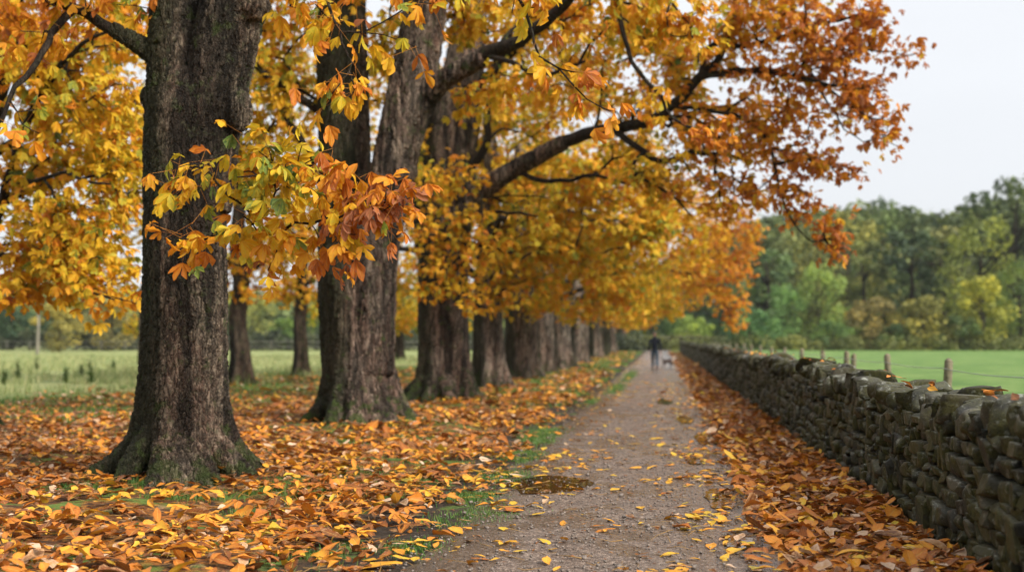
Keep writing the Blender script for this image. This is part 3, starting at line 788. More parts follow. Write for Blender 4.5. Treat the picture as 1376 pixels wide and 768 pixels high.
bL = np.array([P(-48, 570, 18.2)[0], 18.2, 0])
limbsL = [(pl([(-20, 330, 18.0), (10, 250, 17.6), (30, 180, 17.2), (60, 120, 16.8), (110, 60, 16.2), (150, 40, 16)], 18), .09, .02, False),
          (pl([(-20, 230, 18.0), (30, 245, 17.2), (90, 235, 16.6), (150, 250, 16.2)], 18), .05, .015, False),
          (pl([(-20, 330, 18.0), (40, 360, 17.4), (100, 385, 16.8), (150, 400, 16.4)], 18), .05, .012, False),
          (pl([(-10, 120, 18), (40, 60, 18), (100, -20, 18)], 18), .09, .04, False)]
side_tree(bL, 'grey leaning trunk cut off by the left edge, with dense yellow foliage', 'trees standing left of the row', .34, 8.5, (.9, 0),
 [(60, 110, 17.5, 90, 70, 1.6, 66, .44), (150, 160, 17, 70, 60, 1.4, 56, .42), (40, 40, 17.5, 60, 50, 1.4, 34, .62), (170, 20, 17.8, 40, 40, 1.0, 24, .5), (160, 60, 17.5, 60, 50, 1.4, 34, .46), (30, 230, 17.5, 50, 34, 1, 16, .46),
  (110, 300, 17, 80, 34, 1.2, 34, .42), (50, 300, 17.6, 50, 40, 1.2, 22, .44), (60, 345, 17.2, 80, 34, 1.2, 42, .46), (140, 370, 17, 60, 36, 1.2, 34, .44), (40, 395, 17.2, 60, 16, .9, 16, .5), (150, 408, 17, 50, 14, .8, 9, .5), (170, 230, 17.2, 34, 60, 1, 24, .38), (90, 160, 18.4, 100, 130, .8, 50, .4), (90, 330, 18.4, 100, 70, .8, 36, .38),
  (100, 200, 17.6, 70, 34, 1.2, 24, .42), (60, -60, 17.5, 140, 60, 2, 50, .5)], 401, limbs=limbsL, L=.19, per=8,
 loc=[(0, 0, 8.5, 3, 3, 1.5, 60, .45)])

def g2(px, py): g = G(px, py); return g
side_tree(g2(323, 518.5), 'dark slim trunk standing in leaves just right of the nearest trunk', 'trees standing left of the row', .29, 9.5, (-.3, 0),
 [(330, 350, 35.5, 70, 36, 1.6, 48, .5), (260, 330, 35.5, 70, 50, 2, 46, .44), (390, 330, 35.5, 60, 50, 2, 46, .47), (300, 240, 36, 110, 60, 2.5, 70, .42), (200, 300, 35.5, 60, 60, 2, 40, .42), (410, 220, 36, 80, 80, 2.5, 70, .42), (400, 80, 36, 90, 80, 2.5, 70, .44), (520, 120, 37, 60, 110, 2.5, 60, .4), (200, 200, 36, 90, 60, 2.5, 50, .36),
  (150, 250, 35.5, 80, 70, 2.2, 50, .38), (340, 130, 36, 130, 60, 3, 60, .42), (330, 395, 35.6, 60, 14, 1.2, 12, .52), (180, 130, 36, 100, 70, 3, 46, .4), (150, 370, 35.5, 60, 24, 1.5, 14, .4)], 402, L=.21, per=8)
side_tree(g2(404, 506), 'brownish slim trunk seen left of the twin-stemmed tree, at the meadow edge', 'trees standing left of the row', .27, 9.5, (-.2, 0),
 [(410, 400, 45, 50, 20, 1.6, 26, .46), (460, 370, 45, 70, 50, 2, 50, .42), (390, 380, 45, 60, 30, 2, 36, .5), (540, 380, 45, 40, 60, 2, 50, .40), (540, 440, 45, 30, 22, 1.5, 20, .42), (420, 300, 45, 120, 60, 3, 60, .4), (540, 260, 46, 60, 80, 3, 50, .38)], 403, L=.23, per=7)
side_tree(g2(533, 483), 'small dark tree on the meadow glimpsed right of the twin-stemmed tree', 'trees standing left of the row', .5, 7, (-.3, 0),
 [(540, 420, 78, 40, 28, 3, 46, .30), (600, 420, 78, 60, 30, 3, 46, .36), (460, 420, 78, 60, 24, 3, 40, .28), (520, 370, 80, 90, 50, 4, 70, .34)], 404, L=.36, per=7, lod=2, seg=.8)
side_tree(g2(188, 492), 'slender yellow sapling by the meadow, just left of the nearest trunk', 'trees standing left of the row', .11, 4.6, (0, 0),
 [(186, 440, 61, 14, 26, .8, 34, .30), (190, 470, 61, 10, 16, .6, 14, .28), (172, 455, 61, 8, 10, .5, 8, .34)], 405, L=.2, per=6, lod=2, flare=.05, nl=2)
for q, (px, py, lb, sc) in enumerate([(800, 430, '', 1)]): pass
# ================================================================== GROUND
def mound(x, y):
    z = np.zeros_like(x)
    for b, h, w in ((b1, .02, 1.3), (b2, .05, 1.8), (b3, .06, 1.8)):
        z += h*np.exp(-((x-b[0])**2+(y-b[1])**2)/w**2)
    return z
WALLX = 2.0
def gz(x, y):
    """height of the ground at x, y"""
    x = np.asarray(x, float); y = np.asarray(y, float)
    left = np.clip((-2.2-x)/1.2, 0, 1); left = left*left*(3-2*left)
    far = np.exp(-np.maximum(y-60, 0)/40)
    z = left*(.01 + .035*np.sin(x*1.3+.5)*np.cos(y*.9+1) + .02*np.sin(x*3.1+y*2.3) + .02*np.sin(y*3.7-x*1.7))*far
    z = z + mound(x, y)*left
    right = np.clip((x-.75)/1.2, 0, 1); inside = (x < WALLX+.25)
    z = z + right**1.6*(.035+.02*np.sin(y*1.9)+.012*np.sin(y*4.3+1))*inside*np.clip(1.3-y/90, .15, 1)
    return z

xs = np.unique(np.concatenate([np.linspace(-900, -60, 16), np.linspace(-60, -20, 16), np.arange(-20, -9, .4), np.arange(-9, 3.2, .12), np.linspace(3.2, 30, 16), np.linspace(30, 900, 16)]))
ys = np.unique(np.concatenate([np.linspace(-120, 0, 6), np.arange(0, 30, .15), np.arange(30, 70, .6), np.linspace(70, 160, 40), np.linspace(160, 1600, 24)]))
X, Y = np.meshgrid(xs, ys); Z = gz(X, Y)
pathm = (X > -2.3) & (X < .8); Z[pathm] = 0
V = np.stack([X, Y, Z-.004], -1).reshape(-1, 3); nx, ny = len(xs), len(ys)
ii = (np.arange(ny-1)[:, None]*nx+np.arange(nx-1)[None]).ravel()
ground_me = mesh_np('ground', V, [np.stack([ii, ii+1, ii+nx+1, ii+nx], -1)])

m, t, bs, out = mat('ground_soil_grass')
pos = t.new('ShaderNodeNewGeometry').outputs['Position']
sp = t.new('ShaderNodeSeparateXYZ'); t.l.new(pos, sp.inputs[0]); gx, gy, gzz = sp.outputs
nb = t.noise(pos, .35, 4); nm = t.noise(pos, 1.6, 4); nf = t.noise(pos, 14, 5, .7); nvf = t.noise(pos, 60, 3)
soil = t.ramp(nf, [(.25, (.02, .013, .009)), (.55, (.055, .035, .022)), (.8, (.11, .07, .04))])
lv = t.new('ShaderNodeTexVoronoi'); t.l.new(t.mapping(pos, (1, 1, 1)), lv.inputs['Vector']); lv.inputs['Scale'].default_value = 11
ls = t.new('ShaderNodeSeparateColor'); t.l.new(lv.outputs['Color'], ls.inputs[0])
leafc = t.ramp(ls.outputs[0], [(0, (.05, .025, .012)), (.3, (.18, .065, .018)), (.55, (.28, .10, .02)), (.8, (.38, .17, .03)), (1, (.30, .18, .09))])
under = t.mix(t.step(nf, .35, .6), soil, leafc)
grass = t.ramp(t.math('ADD', t.math('MULTIPLY', nf, .6), t.math('MULTIPLY', nb, .4)), [(.25, (.055, .10, .018)), (.5, (.10, .17, .03)), (.75, (.17, .24, .05))])
meadow = t.ramp(t.math('ADD', t.math('MULTIPLY', nm, .5), t.math('MULTIPLY', nb, .5)), [(.35, (.14, .19, .055)), (.5, (.23, .26, .09)), (.65, (.36, .34, .16))])
rfield = t.ramp(t.math('ADD', t.math('MULTIPLY', nm, .4), t.math('MULTIPLY', nb, .6)), [(.38, (.065, .135, .03)), (.5, (.115, .20, .045)), (.62, (.20, .27, .08))])
# zones: litter zone under the trees, meadow beyond, field right of the wall
wob = t.math('MULTIPLY', t.math('SUBTRACT', nb, .5), 9.0)
far = t.math('ADD', t.step(t.math('ADD', gx, t.math('MULTIPLY', wob, .6)), -17, -15), 0)   # 1 inside the litter zone
far = t.math('MULTIPLY', far, t.math('SUBTRACT', 1.0, t.math('MULTIPLY', t.step(t.math('ADD', gy, wob), 45, 75), t.math('SUBTRACT', 1.0, t.step(gx, -9, -6)))))
c = t.mix(far, meadow, under)
gp = t.math('MULTIPLY', t.step(t.math('ADD', nm, t.math('MULTIPLY', t.step(gy, 15, 70), .12)), .52, .62), .9)
c = t.mix(t.math('MULTIPLY', gp, far), c, grass)
dirt = t.math('MULTIPLY', t.step(gx, -3.0, -2.3), t.math('SUBTRACT', 1.0, t.step(gx, .8, 1.0)))
c = t.mix(dirt, c, t.mix(t.math('MULTIPLY', t.step(nm, .58, .66), .8), t.ramp(nf, [(.3, (.018, .013, .009)), (.7, (.07, .05, .035))]), grass))
c = t.mix(t.step(gx, 2.3, 2.5), c, rfield)
t.set(bs.inputs['Base Color'], c)
bs.inputs['Roughness'].default_value = .85; bs.inputs['Specular IOR Level'].default_value = .2
t.set(bs.inputs['Normal'], t.bump(t.math('ADD', nf, t.math('MULTIPLY', nvf, .5)), .8, .05))
tag(obj('ground', ground_me, m), kind='structure')

# path --------------------------------------------------------------
py_ = np.concatenate([np.arange(-6, 30, .12), np.arange(30, 150, .6)])
rg = np.random.default_rng(4)
def edge_noise(y, s): return np.array([mnoise.noise(Vector((q*.55+s, s, 0)))*.22 + mnoise.noise(Vector((q*2.3+s, s, 3)))*.10 + mnoise.noise(Vector((q*7+s, s, 3)))*.04 for q in y])
xl = -1.78 + edge_noise(py_, 3.1); xr = 1.15 + edge_noise(py_, 9.7)*.5
k = 22; u = np.linspace(0, 1, k)
X = xl[:, None] + (xr-xl)[:, None]*u[None]; Yp = np.repeat(py_[:, None], k, 1)
bumpz = np.array([[.006*mnoise.noise(Vector((a*1.7, b*1.1, 0))) for a, b in zip(r1, r2)] for r1, r2 in zip(X, Yp)])
Zp = .012 + bumpz; Zp[:, 0] = -.012; Zp[:, -1] = .0
V = np.stack([X, Yp, Zp], -1).reshape(-1, 3); n_ = len(py_)
ii = (np.arange(n_-1)[:, None]*k+np.arange(k-1)[None]).ravel()
path_me = mesh_np('path', V, [np.stack([ii, ii+1, ii+k+1, ii+k], -1)])
m, t, bs, out = mat('wet_gravel')
pos = t.new('ShaderNodeNewGeometry').outputs['Position']
sp = t.new('ShaderNodeSeparateXYZ'); t.l.new(pos, sp.inputs[0]); gx, gy, _ = sp.outputs
vg = t.new('ShaderNodeTexVoronoi'); t.l.new(pos, vg.inputs['Vector']); vg.inputs['Scale'].default_value = 62
vs = t.new('ShaderNodeSeparateColor'); t.l.new(vg.outputs['Color'], vs.inputs[0])
vg2 = t.new('ShaderNodeTexVoronoi'); t.l.new(pos, vg2.inputs['Vector']); vg2.inputs['Scale'].default_value = 27
nb = t.noise(t.mapping(pos, (1, .45, 1)), .9, 4, .6); nm = t.noise(pos, 3.5, 5, .65); nf = t.noise(pos, 40, 4, .7)
col = t.ramp(vs.outputs[0], [(0, (.03, .020, .014)), (.35, (.11, .073, .052)), (.7, (.22, .15, .11)), (1, (.48, .37, .29))])
fine = t.ramp(nf, [(.3, (.065, .045, .034)), (.7, (.18, .13, .10))])
col = t.mix(.35, col, fine)
col = t.mix(t.math('MULTIPLY', t.step(nm, .5, .62), .4), col, (.06, .043, .033, 1))
# wet patches: darker, glossier
strip = t.math('MULTIPLY', t.step(t.math('ADD', gx, t.math('MULTIPLY', nm, .35)), .25, .6), .19)
sl = t.math('MULTIPLY', t.math('SUBTRACT', 1.0, t.step(gx, -1.7, -.9)), .10)
wet = t.step(t.math('ADD', t.math('ADD', t.math('MULTIPLY', nb, .7), t.math('MULTIPLY', nm, .3)), t.math('ADD', strip, sl)), .46, .54)
col = t.mix(t.math('MULTIPLY', wet, .55), col, t.mix(.6, col, (.04, .03, .024, 1)))
mud = t.math('MULTIPLY', t.math('SUBTRACT', 1.0, t.step(t.math('ADD', gx, t.math('MULTIPLY', nm, .8)), -1.4, -.7)), .75)
col = t.mix(mud, col, t.ramp(nf, [(.3, (.035, .026, .02)), (.7, (.11, .082, .062))]))
t.set(bs.inputs['Base Color'], col)
t.set(bs.inputs['Roughness'], t.math('SUBTRACT', .74, t.math('MULTIPLY', wet, .47)))
t.set(bs.inputs['Specular IOR Level'], t.math('ADD', .35, t.math('MULTIPLY', wet, .65)))
hh = t.math('ADD', t.math('MULTIPLY', vg.outputs['Distance'], -.9), t.math('ADD', t.math('MULTIPLY', vg2.outputs['Distance'], -.5), nf))
bn = t.n.new('ShaderNodeBump'); t.set(bn.inputs['Height'], hh); bn.inputs['Distance'].default_value = .012
t.set(bn.inputs['Strength'], t.math('SUBTRACT', 1.0, t.math('MULTIPLY', wet, .80)))
t.l.new(bn.outputs[0], bs.inputs['Normal'])
tag(obj('path', path_me, m), kind='structure')

# puddles -----------------------------------------------------------
m, t, bs, out = mat('puddle_water')
bs.inputs['Base Color'].default_value = (.02, .013, .008, 1); bs.inputs['Roughness'].default_value = .025
bs.inputs['IOR'].default_value = 1.33; bs.inputs['Specular IOR Level'].default_value = 1.0
pos = t.new('ShaderNodeNewGeometry').outputs['Position']
t.set(bs.inputs['Normal'], t.bump(t.noise(pos, 9, 2), .03, .01))
M_WATER = m
for i, (px, py, rx, ry, sd) in enumerate([(742, 652, .40, .66, 1), (930, 620, .155, .42, 2), (950, 590, .20, 1.0, 3), (920, 565, .16, .9, 5), (968, 672, .15, .75, 7), (893, 540, .2, 1.2, 8), (990, 730, .11, .35, 9)]):
    c0 = G(px, py); n = 56; th = np.arange(n)*2*PI/n
    rr = np.array([1+.42*mnoise.noise(Vector((math.cos(a)*1.3+sd*7, math.sin(a)*1.3, sd)))+.16*mnoise.noise(Vector((math.cos(a)*4+sd, math.sin(a)*4, 2))) for a in th])
    V = np.stack([c0[0]+rx*rr*np.cos(th), c0[1]+ry*rr*np.sin(th), np.full(n, .0215)], -1)
    V = np.vstack([V, [c0[0], c0[1], .0215]])
    F = np.stack([np.arange(n), (np.arange(n)+1) % n, np.full(n, n)], -1)
    tag(obj('puddle', mesh_np('puddle', V, [F]), M_WATER), kind='structure')

# fallen leaves -------------------------------------------------------
def scatter(name, n, xr_, yr_, dens, seed, lod, L, tonef, lift, label, sparse=False, zoff=0.0, fx=None):
    rg = np.random.default_rng(seed)
    x = rg.uniform(*xr_, n); y = rg.uniform(*yr_, n)
    keep = rg.uniform(0, 1, n) < dens(x, y); x, y = x[keep], y[keep]; n = len(x)
    z = gz(x, y) + lift*rg.uniform(0, 1, n)**1.5 + .008 + zoff
    on = (x > -1.75) & (x < 1.1); z[on] = np.maximum(z[on], .026)
    az = rg.uniform(0, 2*PI, n); tilt = rg.normal(0, .11, n)*(1 if not sparse else .15)
    Xd = np.stack([np.cos(az), np.sin(az), tilt], -1)
    N = norm(np.stack([rg.normal(0, .24, n), rg.normal(0, .24, n), np.ones(n)], -1))
    if sparse: N = norm(N*np.array([.35, .35, 1]))
    N[rg.uniform(0, 1, n) < (.0 if sparse else .08)] *= np.array([1, 1, .35])
    size = L*np.clip(rg.lognormal(-.12, .32, n), .4, 1.7)
    size *= np.where(rg.uniform(0, 1, n) < .10, 1.45, 1)
    tone = np.clip(tonef(x, y, rg), 0, 1)
    curl = rg.normal(.12, .30, n); fold = np.abs(rg.normal(.22, .34, n))
    if sparse: curl *= .5; fold *= .6
    z = z + np.where(curl > 0, curl*.35*size, 0)
    org = np.stack([x, y, z], -1)
    V, F, A = leaflets(org, Xd, N, size, tone, curl, fold, lod, rg.uniform(.8, 1.6, n), rg)
    return (V, F, A)

def joined(name, lst, mat_):
    mb = MB()
    for V, F, A in lst: mb.add(V, F, A)
    o = obj(name, mb.mesh(name, True, 'lf'), mat_)
    return tag(o, kind='stuff')

def n2(x, y, s, o=0):
    return np.array([mnoise.noise(Vector((a*s+o, b*s, o))) for a, b in zip(x, y)])
def mixt(x, y, rg, o=0):
    n = len(x)
    base = rg.choice([.14, .24, .33, .42, .5, .62, .74, .9, 1.0], n, p=[.04, .07, .10, .15, .17, .18, .18, .06, .05])
    dk = np.clip((-x-4.5)/5, 0, 1)*np.clip((20-y)/6, 0, 1)*.12 + .03 + .10*n2(x, y, .5, 33)
    return np.where(base < .8, np.clip(base + dk, 0, .80), base) + rg.normal(0, .045, n)
def mixr(x, y, rg):
    n = len(x)
    return rg.choice([.16, .28, .38, .48, .58, .68, .8, .92, 1.0], n, p=[.05, .08, .13, .18, .2, .14, .09, .07, .06]) + rg.normal(0, .045, n)
def dl(x, y):
    nn = n2(x, y, .55) + .6*n2(x, y, 1.9, 4)
    d = np.clip(.82 + nn*1.35, .08, 1)
    edge = np.clip((-1.75-x + .6*n2(x, y, .8, 7))/1.0, 0, 1)
    near = np.clip((7.4-y)/2.0, 0, 1)*np.clip((x+3.8)/1.5, 0, 1)
    off = np.clip((x+17)/2.5, 0, 1)
    off = off*(1-.75*np.clip((y-19)/6, 0, 1)*np.clip((-8.5-x)/2.5, 0, 1)*(nn < .35))
    return d*edge**.8*off*(1-.55*near)
lit = [scatter('a', 15500, (-9.5, -1.8), (5.4, 16), dl, 1, 0, .122, mixt, .065, ''),
       scatter('b', 26000, (-17.5, -1.8), (16, 30), dl, 2, 1, .135, mixt, .05, ''),
       scatter('c', 5000, (-15, -9.5), (9, 16), dl, 3, 1, .125, mixt, .065, ''),
       scatter('d', 20000, (-18, -2.0), (30, 55), lambda x, y: dl(x, y)*.8, 4, 1, .18, mixt, .05, ''),
       scatter('e', 9000, (-14, -2.2), (55, 130), lambda x, y: dl(x, y)*.7, 5, 2, .26, mixt, .05, '')]
def flat_palmate(n, xr_, yr_, seed, L):
    rg = np.random.default_rng(seed); x = rg.uniform(*xr_, n); y = rg.uniform(*yr_, n)
    z = np.maximum(gz(x, y), .015) + .07; az = rg.uniform(0, 2*PI, n); K = 5
    ang = az[:, None] + np.array([-1.25, -.62, 0, .62, 1.25]) + rg.normal(0, .12, (n, K))
    sc = np.array([.62, .88, 1, .88, .62])*rg.uniform(.85, 1.1, (n, K))*(L*rg.uniform(.8, 1.2, n))[:, None]
    Xd = np.stack([np.cos(ang), np.sin(ang), rg.normal(-.08, .14, (n, K))], -1).reshape(-1, 3)
    N = norm(np.array([0, 0, 1.0]) + rg.normal(0, .22, (n*K, 3)))
    tone = (rg.choice([.2, .3, .42, .52, .66], n)[:, None] + rg.normal(0, .04, (n, K))).ravel()
    O = np.repeat(np.stack([x, y, z], -1)[:, None], K, 1).reshape(-1, 3)
    return leaflets(O, Xd, N, sc.ravel(), tone, rg.normal(.2, .3, n*K), np.abs(rg.normal(.3, .3, n*K)), 0, rg.uniform(.8, 1.2, n*K), rg)
lit.append(flat_palmate(260, (-9, -2.2), (6, 16), 61, .17))
def sticks(n, xr_, yr_, seed, tone=.79):
    rg = np.random.default_rng(seed); mb = MB()
    for i in range(n):
        x = rg.uniform(*xr_); y = rg.uniform(*yr_); a = rg.uniform(0, 6.28); l = rg.uniform(.06, .26)
        z = max(float(gz(x, y)), .02)+.05*(x < -1.8)+.01; d = np.array([math.cos(a), math.sin(a), rg.normal(0, .12)])*l/2
        r = rg.uniform(.0015, .004); V, F = tube(np.array([np.array([x, y, z])-d, np.array([x, y, z])+rg.normal(0, .012, 3), np.array([x, y, z])+d]), [r, r*.8, r*.5], 4)
        A = np.zeros((len(V), 3)); A[:, 2] = tone; mb.add(V, F, A)
    by = mb.mesh  # arrays are taken straight from the builder
    return np.concatenate(mb.V), [np.concatenate(v) for v in mb.F.values()], np.concatenate(mb.A)
lit.append(sticks(700, (-9, -2), (5.8, 16), 62))
joined('leaf_litter', lit, M_LITTER)
def dr(x, y):
    nn = n2(x, y, 1.2, 3)
    e = np.clip((x - (.74 + .16*n2(x, y, .7, 12)))/.28, 0, 1)
    return e*np.clip(1+nn*.5, .3, 1)
lit = [scatter('a', 7000, (.55, 1.98), (5.2, 14), dr, 11, 0, .128, mixr, .07, ''),
       scatter('b', 7200, (.55, 1.98), (14, 32), dr, 12, 1, .135, mixr, .07, ''),
       scatter('c', 5500, (.6, 1.98), (32, 75), lambda x, y: dr(x, y)*.75, 13, 1, .18, mixr, .07, ''),
       scatter('d', 1600, (.4, 1.98), (75, 125), lambda x, y: dr(x, y)*.6, 14, 2, .25, mixr, .07, '')]
lit.append(flat_palmate(70, (.9, 1.8), (5.5, 14), 63, .17)); lit.append(sticks(160, (.7, 1.9), (5.5, 14), 64))
joined('leaf_pile', lit, M_LITTER)
def dp(x, y):
    nn = n2(x, y, 1.4, 21)
    c = np.clip(np.abs(x+.55)/1.2, 0, 1)
    return np.clip(.3+nn*1.1, .05, 1)*(.32+.95*c**1.5)
def mixp(x, y, rg):
    n = len(x)
    return rg.choice([.13, .2, .28, .36, .46, .6, .75, .9, 1], n, p=[.16, .22, .2, .14, .1, .07, .05, .03, .03]) + rg.normal(0, .03, n)
lit = [scatter('a', 2300, (-2.1, .9), (5.4, 16), dp, 31, 0, .125, mixp, .0, '', True),
       scatter('b', 2600, (-2.1, .9), (16, 40), dp, 32, 1, .13, mixp, .0, '', True),
       scatter('c', 700, (-2.1, .9), (40, 80), dp, 33, 1, .14, mixp, .0, '', True)]
# bits of dark debris
rgd = np.random.default_rng(77)
lit.append(scatter('d', 5500, (-2.1, .95), (5.4, 30), lambda x, y: np.clip(.4+n2(x, y, 2.0, 40), .05, 1), 34, 2, .045, lambda x, y, r: r.uniform(.72, .82, len(x)), 0, '', True))
lit.append(sticks(220, (-1.9, .9), (5.6, 16), 65))
joined('scattered_leaves', lit, M_LITTER)

# grass tufts -------------------------------------------------------
def blades(x, y, h, rg, lean=.5, w=.006, z0=None):
    n = len(x); z = gz(x, y) if z0 is None else z0
    z = np.maximum(z, .0)
    az = rg.uniform(0, 2*PI, n); d = np.stack([np.cos(az), np.sin(az), np.zeros(n)], -1)
    az2 = rg.uniform(0, 2*PI, n); s = np.stack([np.cos(az2), np.sin(az2), np.zeros(n)], -1)
    o = np.stack([x, y, z-.005], -1); ln = (rg.uniform(.2, 1, n)*lean)[:, None]
    hh = np.asarray(h)[:, None]; ww = np.broadcast_to(w, (n,))[:, None]
    p1 = o + d*ln*hh*.3 + np.array([0, 0, 1])*hh*.55; p2 = o + d*ln*hh + np.array([0, 0, 1])*hh*.95
    V = np.stack([o-s*ww, o+s*ww, p1+s*ww*.8, p1-s*ww*.8, p2], 1).reshape(-1, 3)
    k = (np.arange(n)*5)[:, None]
    return V, [np.array([0, 1, 2, 3])[None]+k, np.array([3, 2, 4])[None]+k], np.repeat(rg.uniform(0, 1, n), 5)
def grass_mat(name, a, b, c):
    m, t, bs, out = mat(name)
    at = t.new('ShaderNodeAttribute', attribute_name='tone').outputs['Fac']
    col = t.ramp(at, [(0, a), (.6, b), (1, c)])
    t.set(bs.inputs['Base Color'], col); bs.inputs['Roughness'].default_value = .6
    tr = t.new('ShaderNodeBsdfTranslucent'); t.set(tr.inputs['Color'], col)
    mx = t.new('ShaderNodeMixShader'); mx.inputs[0].default_value = .35
    t.l.new(bs.outputs[0], mx.inputs[1]); t.l.new(tr.outputs[0], mx.inputs[2]); t.l.new(mx.outputs[0], out.inputs['Surface'])
    return m
M_GRASS = grass_mat('grass_blade', (.045, .11, .02), (.09, .20, .03), (.22, .27, .06))
M_MEADOW = grass_mat('meadow_blade', (.18, .23, .08), (.29, .33, .12), (.48, .44, .22))
M_WEED = grass_mat('weed_stem', (.09, .15, .04), (.14, .21, .06), (.25, .25, .1))
rg = np.random.default_rng(8)
mb = MB()
# verge patches (px, py, rx, ry m, n)
for px, py, rx, ry, n, h in [(728, 586, .27, 1.5, 3800, .055), (702, 614, .22, .6, 2200, .05), (640, 668, .26, .5, 1500, .045), (682, 640, .26, .5, 1500, .045), (655, 690, .3, .4, 900, .04), (828, 522, .22, 3.5, 1800, .06), (846, 505, .25, 7, 2000, .07), (390, 652, .2, .3, 700, .06), (352, 662, .3, .25, 600, .05),
                             (420, 668, .3, .3, 500, .05), (100, 660, .3, .25, 400, .06), (600, 570, .5, 1.0, 1200, .05), (560, 590, .4, .8, 600, .05), (555, 735, .25, .35, 700, .035), (410, 745, .2, .2, 400, .04), (330, 690, .2, .2, 250, .05), (575, 645, .3, .4, 500, .04),
                             (190, 655, .2, .2, 260, .07), (245, 668, .4, .2, 700, .05), (470, 575, .5, .4, 800, .07), (540, 572, .4, .4, 700, .07), (640, 540, .5, .8, 700, .06), (795, 540, .16, 1.6, 700, .05), (480, 640, .5, .5, 450, .045), (610, 700, .3, .4, 400, .035)]:
    c0 = G(px, py)
    x = c0[0]+rg.normal(0, rx*.55, n); y = c0[1]+rg.normal(0, ry*.55, n)
    k_ = n2(x, y, 3.0, 5) > -.25; x = x[k_]; y = y[k_]
    V, F, A = blades(x, y, rg.uniform(.5, 1.3, len(x))*h, rg, .7, .004 if c0[1] < 20 else .008)
    mb.add(V, F, A)
# thin grass through the litter
n = 60000; x = rg.uniform(-17, -2, n); y = rg.uniform(6, 60, n)
k_ = (n2(x, y, .5, 9)+.5*n2(x, y, 2, 2) + .5*((x < -9) & (y > 20)) > .27); x = x[k_]; y = y[k_]
V, F, A = blades(x, y, rg.uniform(.04, .12, len(x)), rg, .6, np.where(y > 20, .012, .004)); mb.add(V, F, A)
# band along the far verge
n = 20000; x = rg.uniform(-4.8, -1.9, n); y = rg.uniform(30, 130, n)
k_ = (n2(x*2, y, .25, 3) > .05); x = x[k_]; y = y[k_]
V, F, A = blades(x, y, rg.uniform(.06, .14, len(x)), rg, .6, .02); mb.add(V, F, A)
tag(obj('grass', mb.mesh('grass', False, 'tone'), M_GRASS), kind='stuff')
mb = MB()
n = 60000; y = 36+rg.uniform(0, 1, n)**1.6*60; x = rg.uniform(-62, -13, n)
k_ = (x < -15.0-(y-36)*.0+3*n2(x, y, .2, 6)) & (n2(x, y, .3, 1) > -.02); x = x[k_]; y = y[k_]
V, F, A = blades(x, y, rg.uniform(.1, .3, len(x))*(1+1.6*np.clip(n2(x, y, .22, 17), 0, 1)), rg, .6, .022); mb.add(V, F, A)
n = 12000; y = rg.uniform(27, 45, n); x = rg.uniform(-36, -13, n)
k_ = (n2(x, y, .35, 11) > .12); x = x[k_]; y = y[k_]
V, F, A = blades(x, y, rg.uniform(.15, .4, len(x)), rg, .6, .016); mb.add(V, F, A)
tag(obj('meadow_grass', mb.mesh('meadow_grass', False, 'tone'), M_MEADOW), kind='stuff')
# tall weeds in the meadow (countable plants)
def weed(seed, h):
    rg = np.random.default_rng(seed); mb = MB()
    for s in range(5):
        a = rg.uniform(0, 6.28); e = np.array([math.cos(a)*.12, math.sin(a)*.12, 1])*h*rg.uniform(.7, 1)
        V, F = tube(np.array([[0, 0, -.02], e*.5+rg.normal(0, .02, 3), e]), [.012, .009, .004], 4); mb.add(V, F, rg.uniform(.6, 1))
        for q in range(22):
            t_ = rg.uniform(.1, 1); o = e*t_; a = rg.uniform(0, 6.28); l = .16*(1.15-t_)+.04
            d = np.array([math.cos(a), math.sin(a), .5]); sd = np.array([-d[1], d[0], 0])
            V = np.array([o, o+d*l*.5+sd*l*.25, o+d*l*.5-sd*l*.25, o+d*l])
            mb.add(V, [np.array([[0, 1, 3], [0, 3, 2]])], rg.uniform(0, .8))
    return mb.mesh('weed', False, 'tone')
wm = [weed(1, .9), weed(2, 1.15), weed(3, .7)]
spots = [(122, 521, 1, 'tall dark pointed weed standing highest at the meadow edge'), (50, 499, 0, 'bushy weed in the meadow below the pale birch stem'), (24, 512, 0, 'thin upright weed near the left edge of the meadow'),
         (88, 519, 2, 'low leafy weed in the meadow, left of the tall pointed one'), (109, 510, 2, 'small leafy weed close beside the tall pointed one'), (6, 520, 2, 'low weed clump touching the left edge of the meadow'), (152, 500, 2, 'short weed right of the tall pointed one')]
M_W = M_WEED
for px, py, w, lb in spots:
    g = G(px, py); o = obj('weed', wm[w], M_W, loc=(g[0], g[1], float(gz(g[0], g[1])))); o.rotation_euler.z = px
    tag(o, lb, 'weed', 'tall weeds at the edge of the meadow')

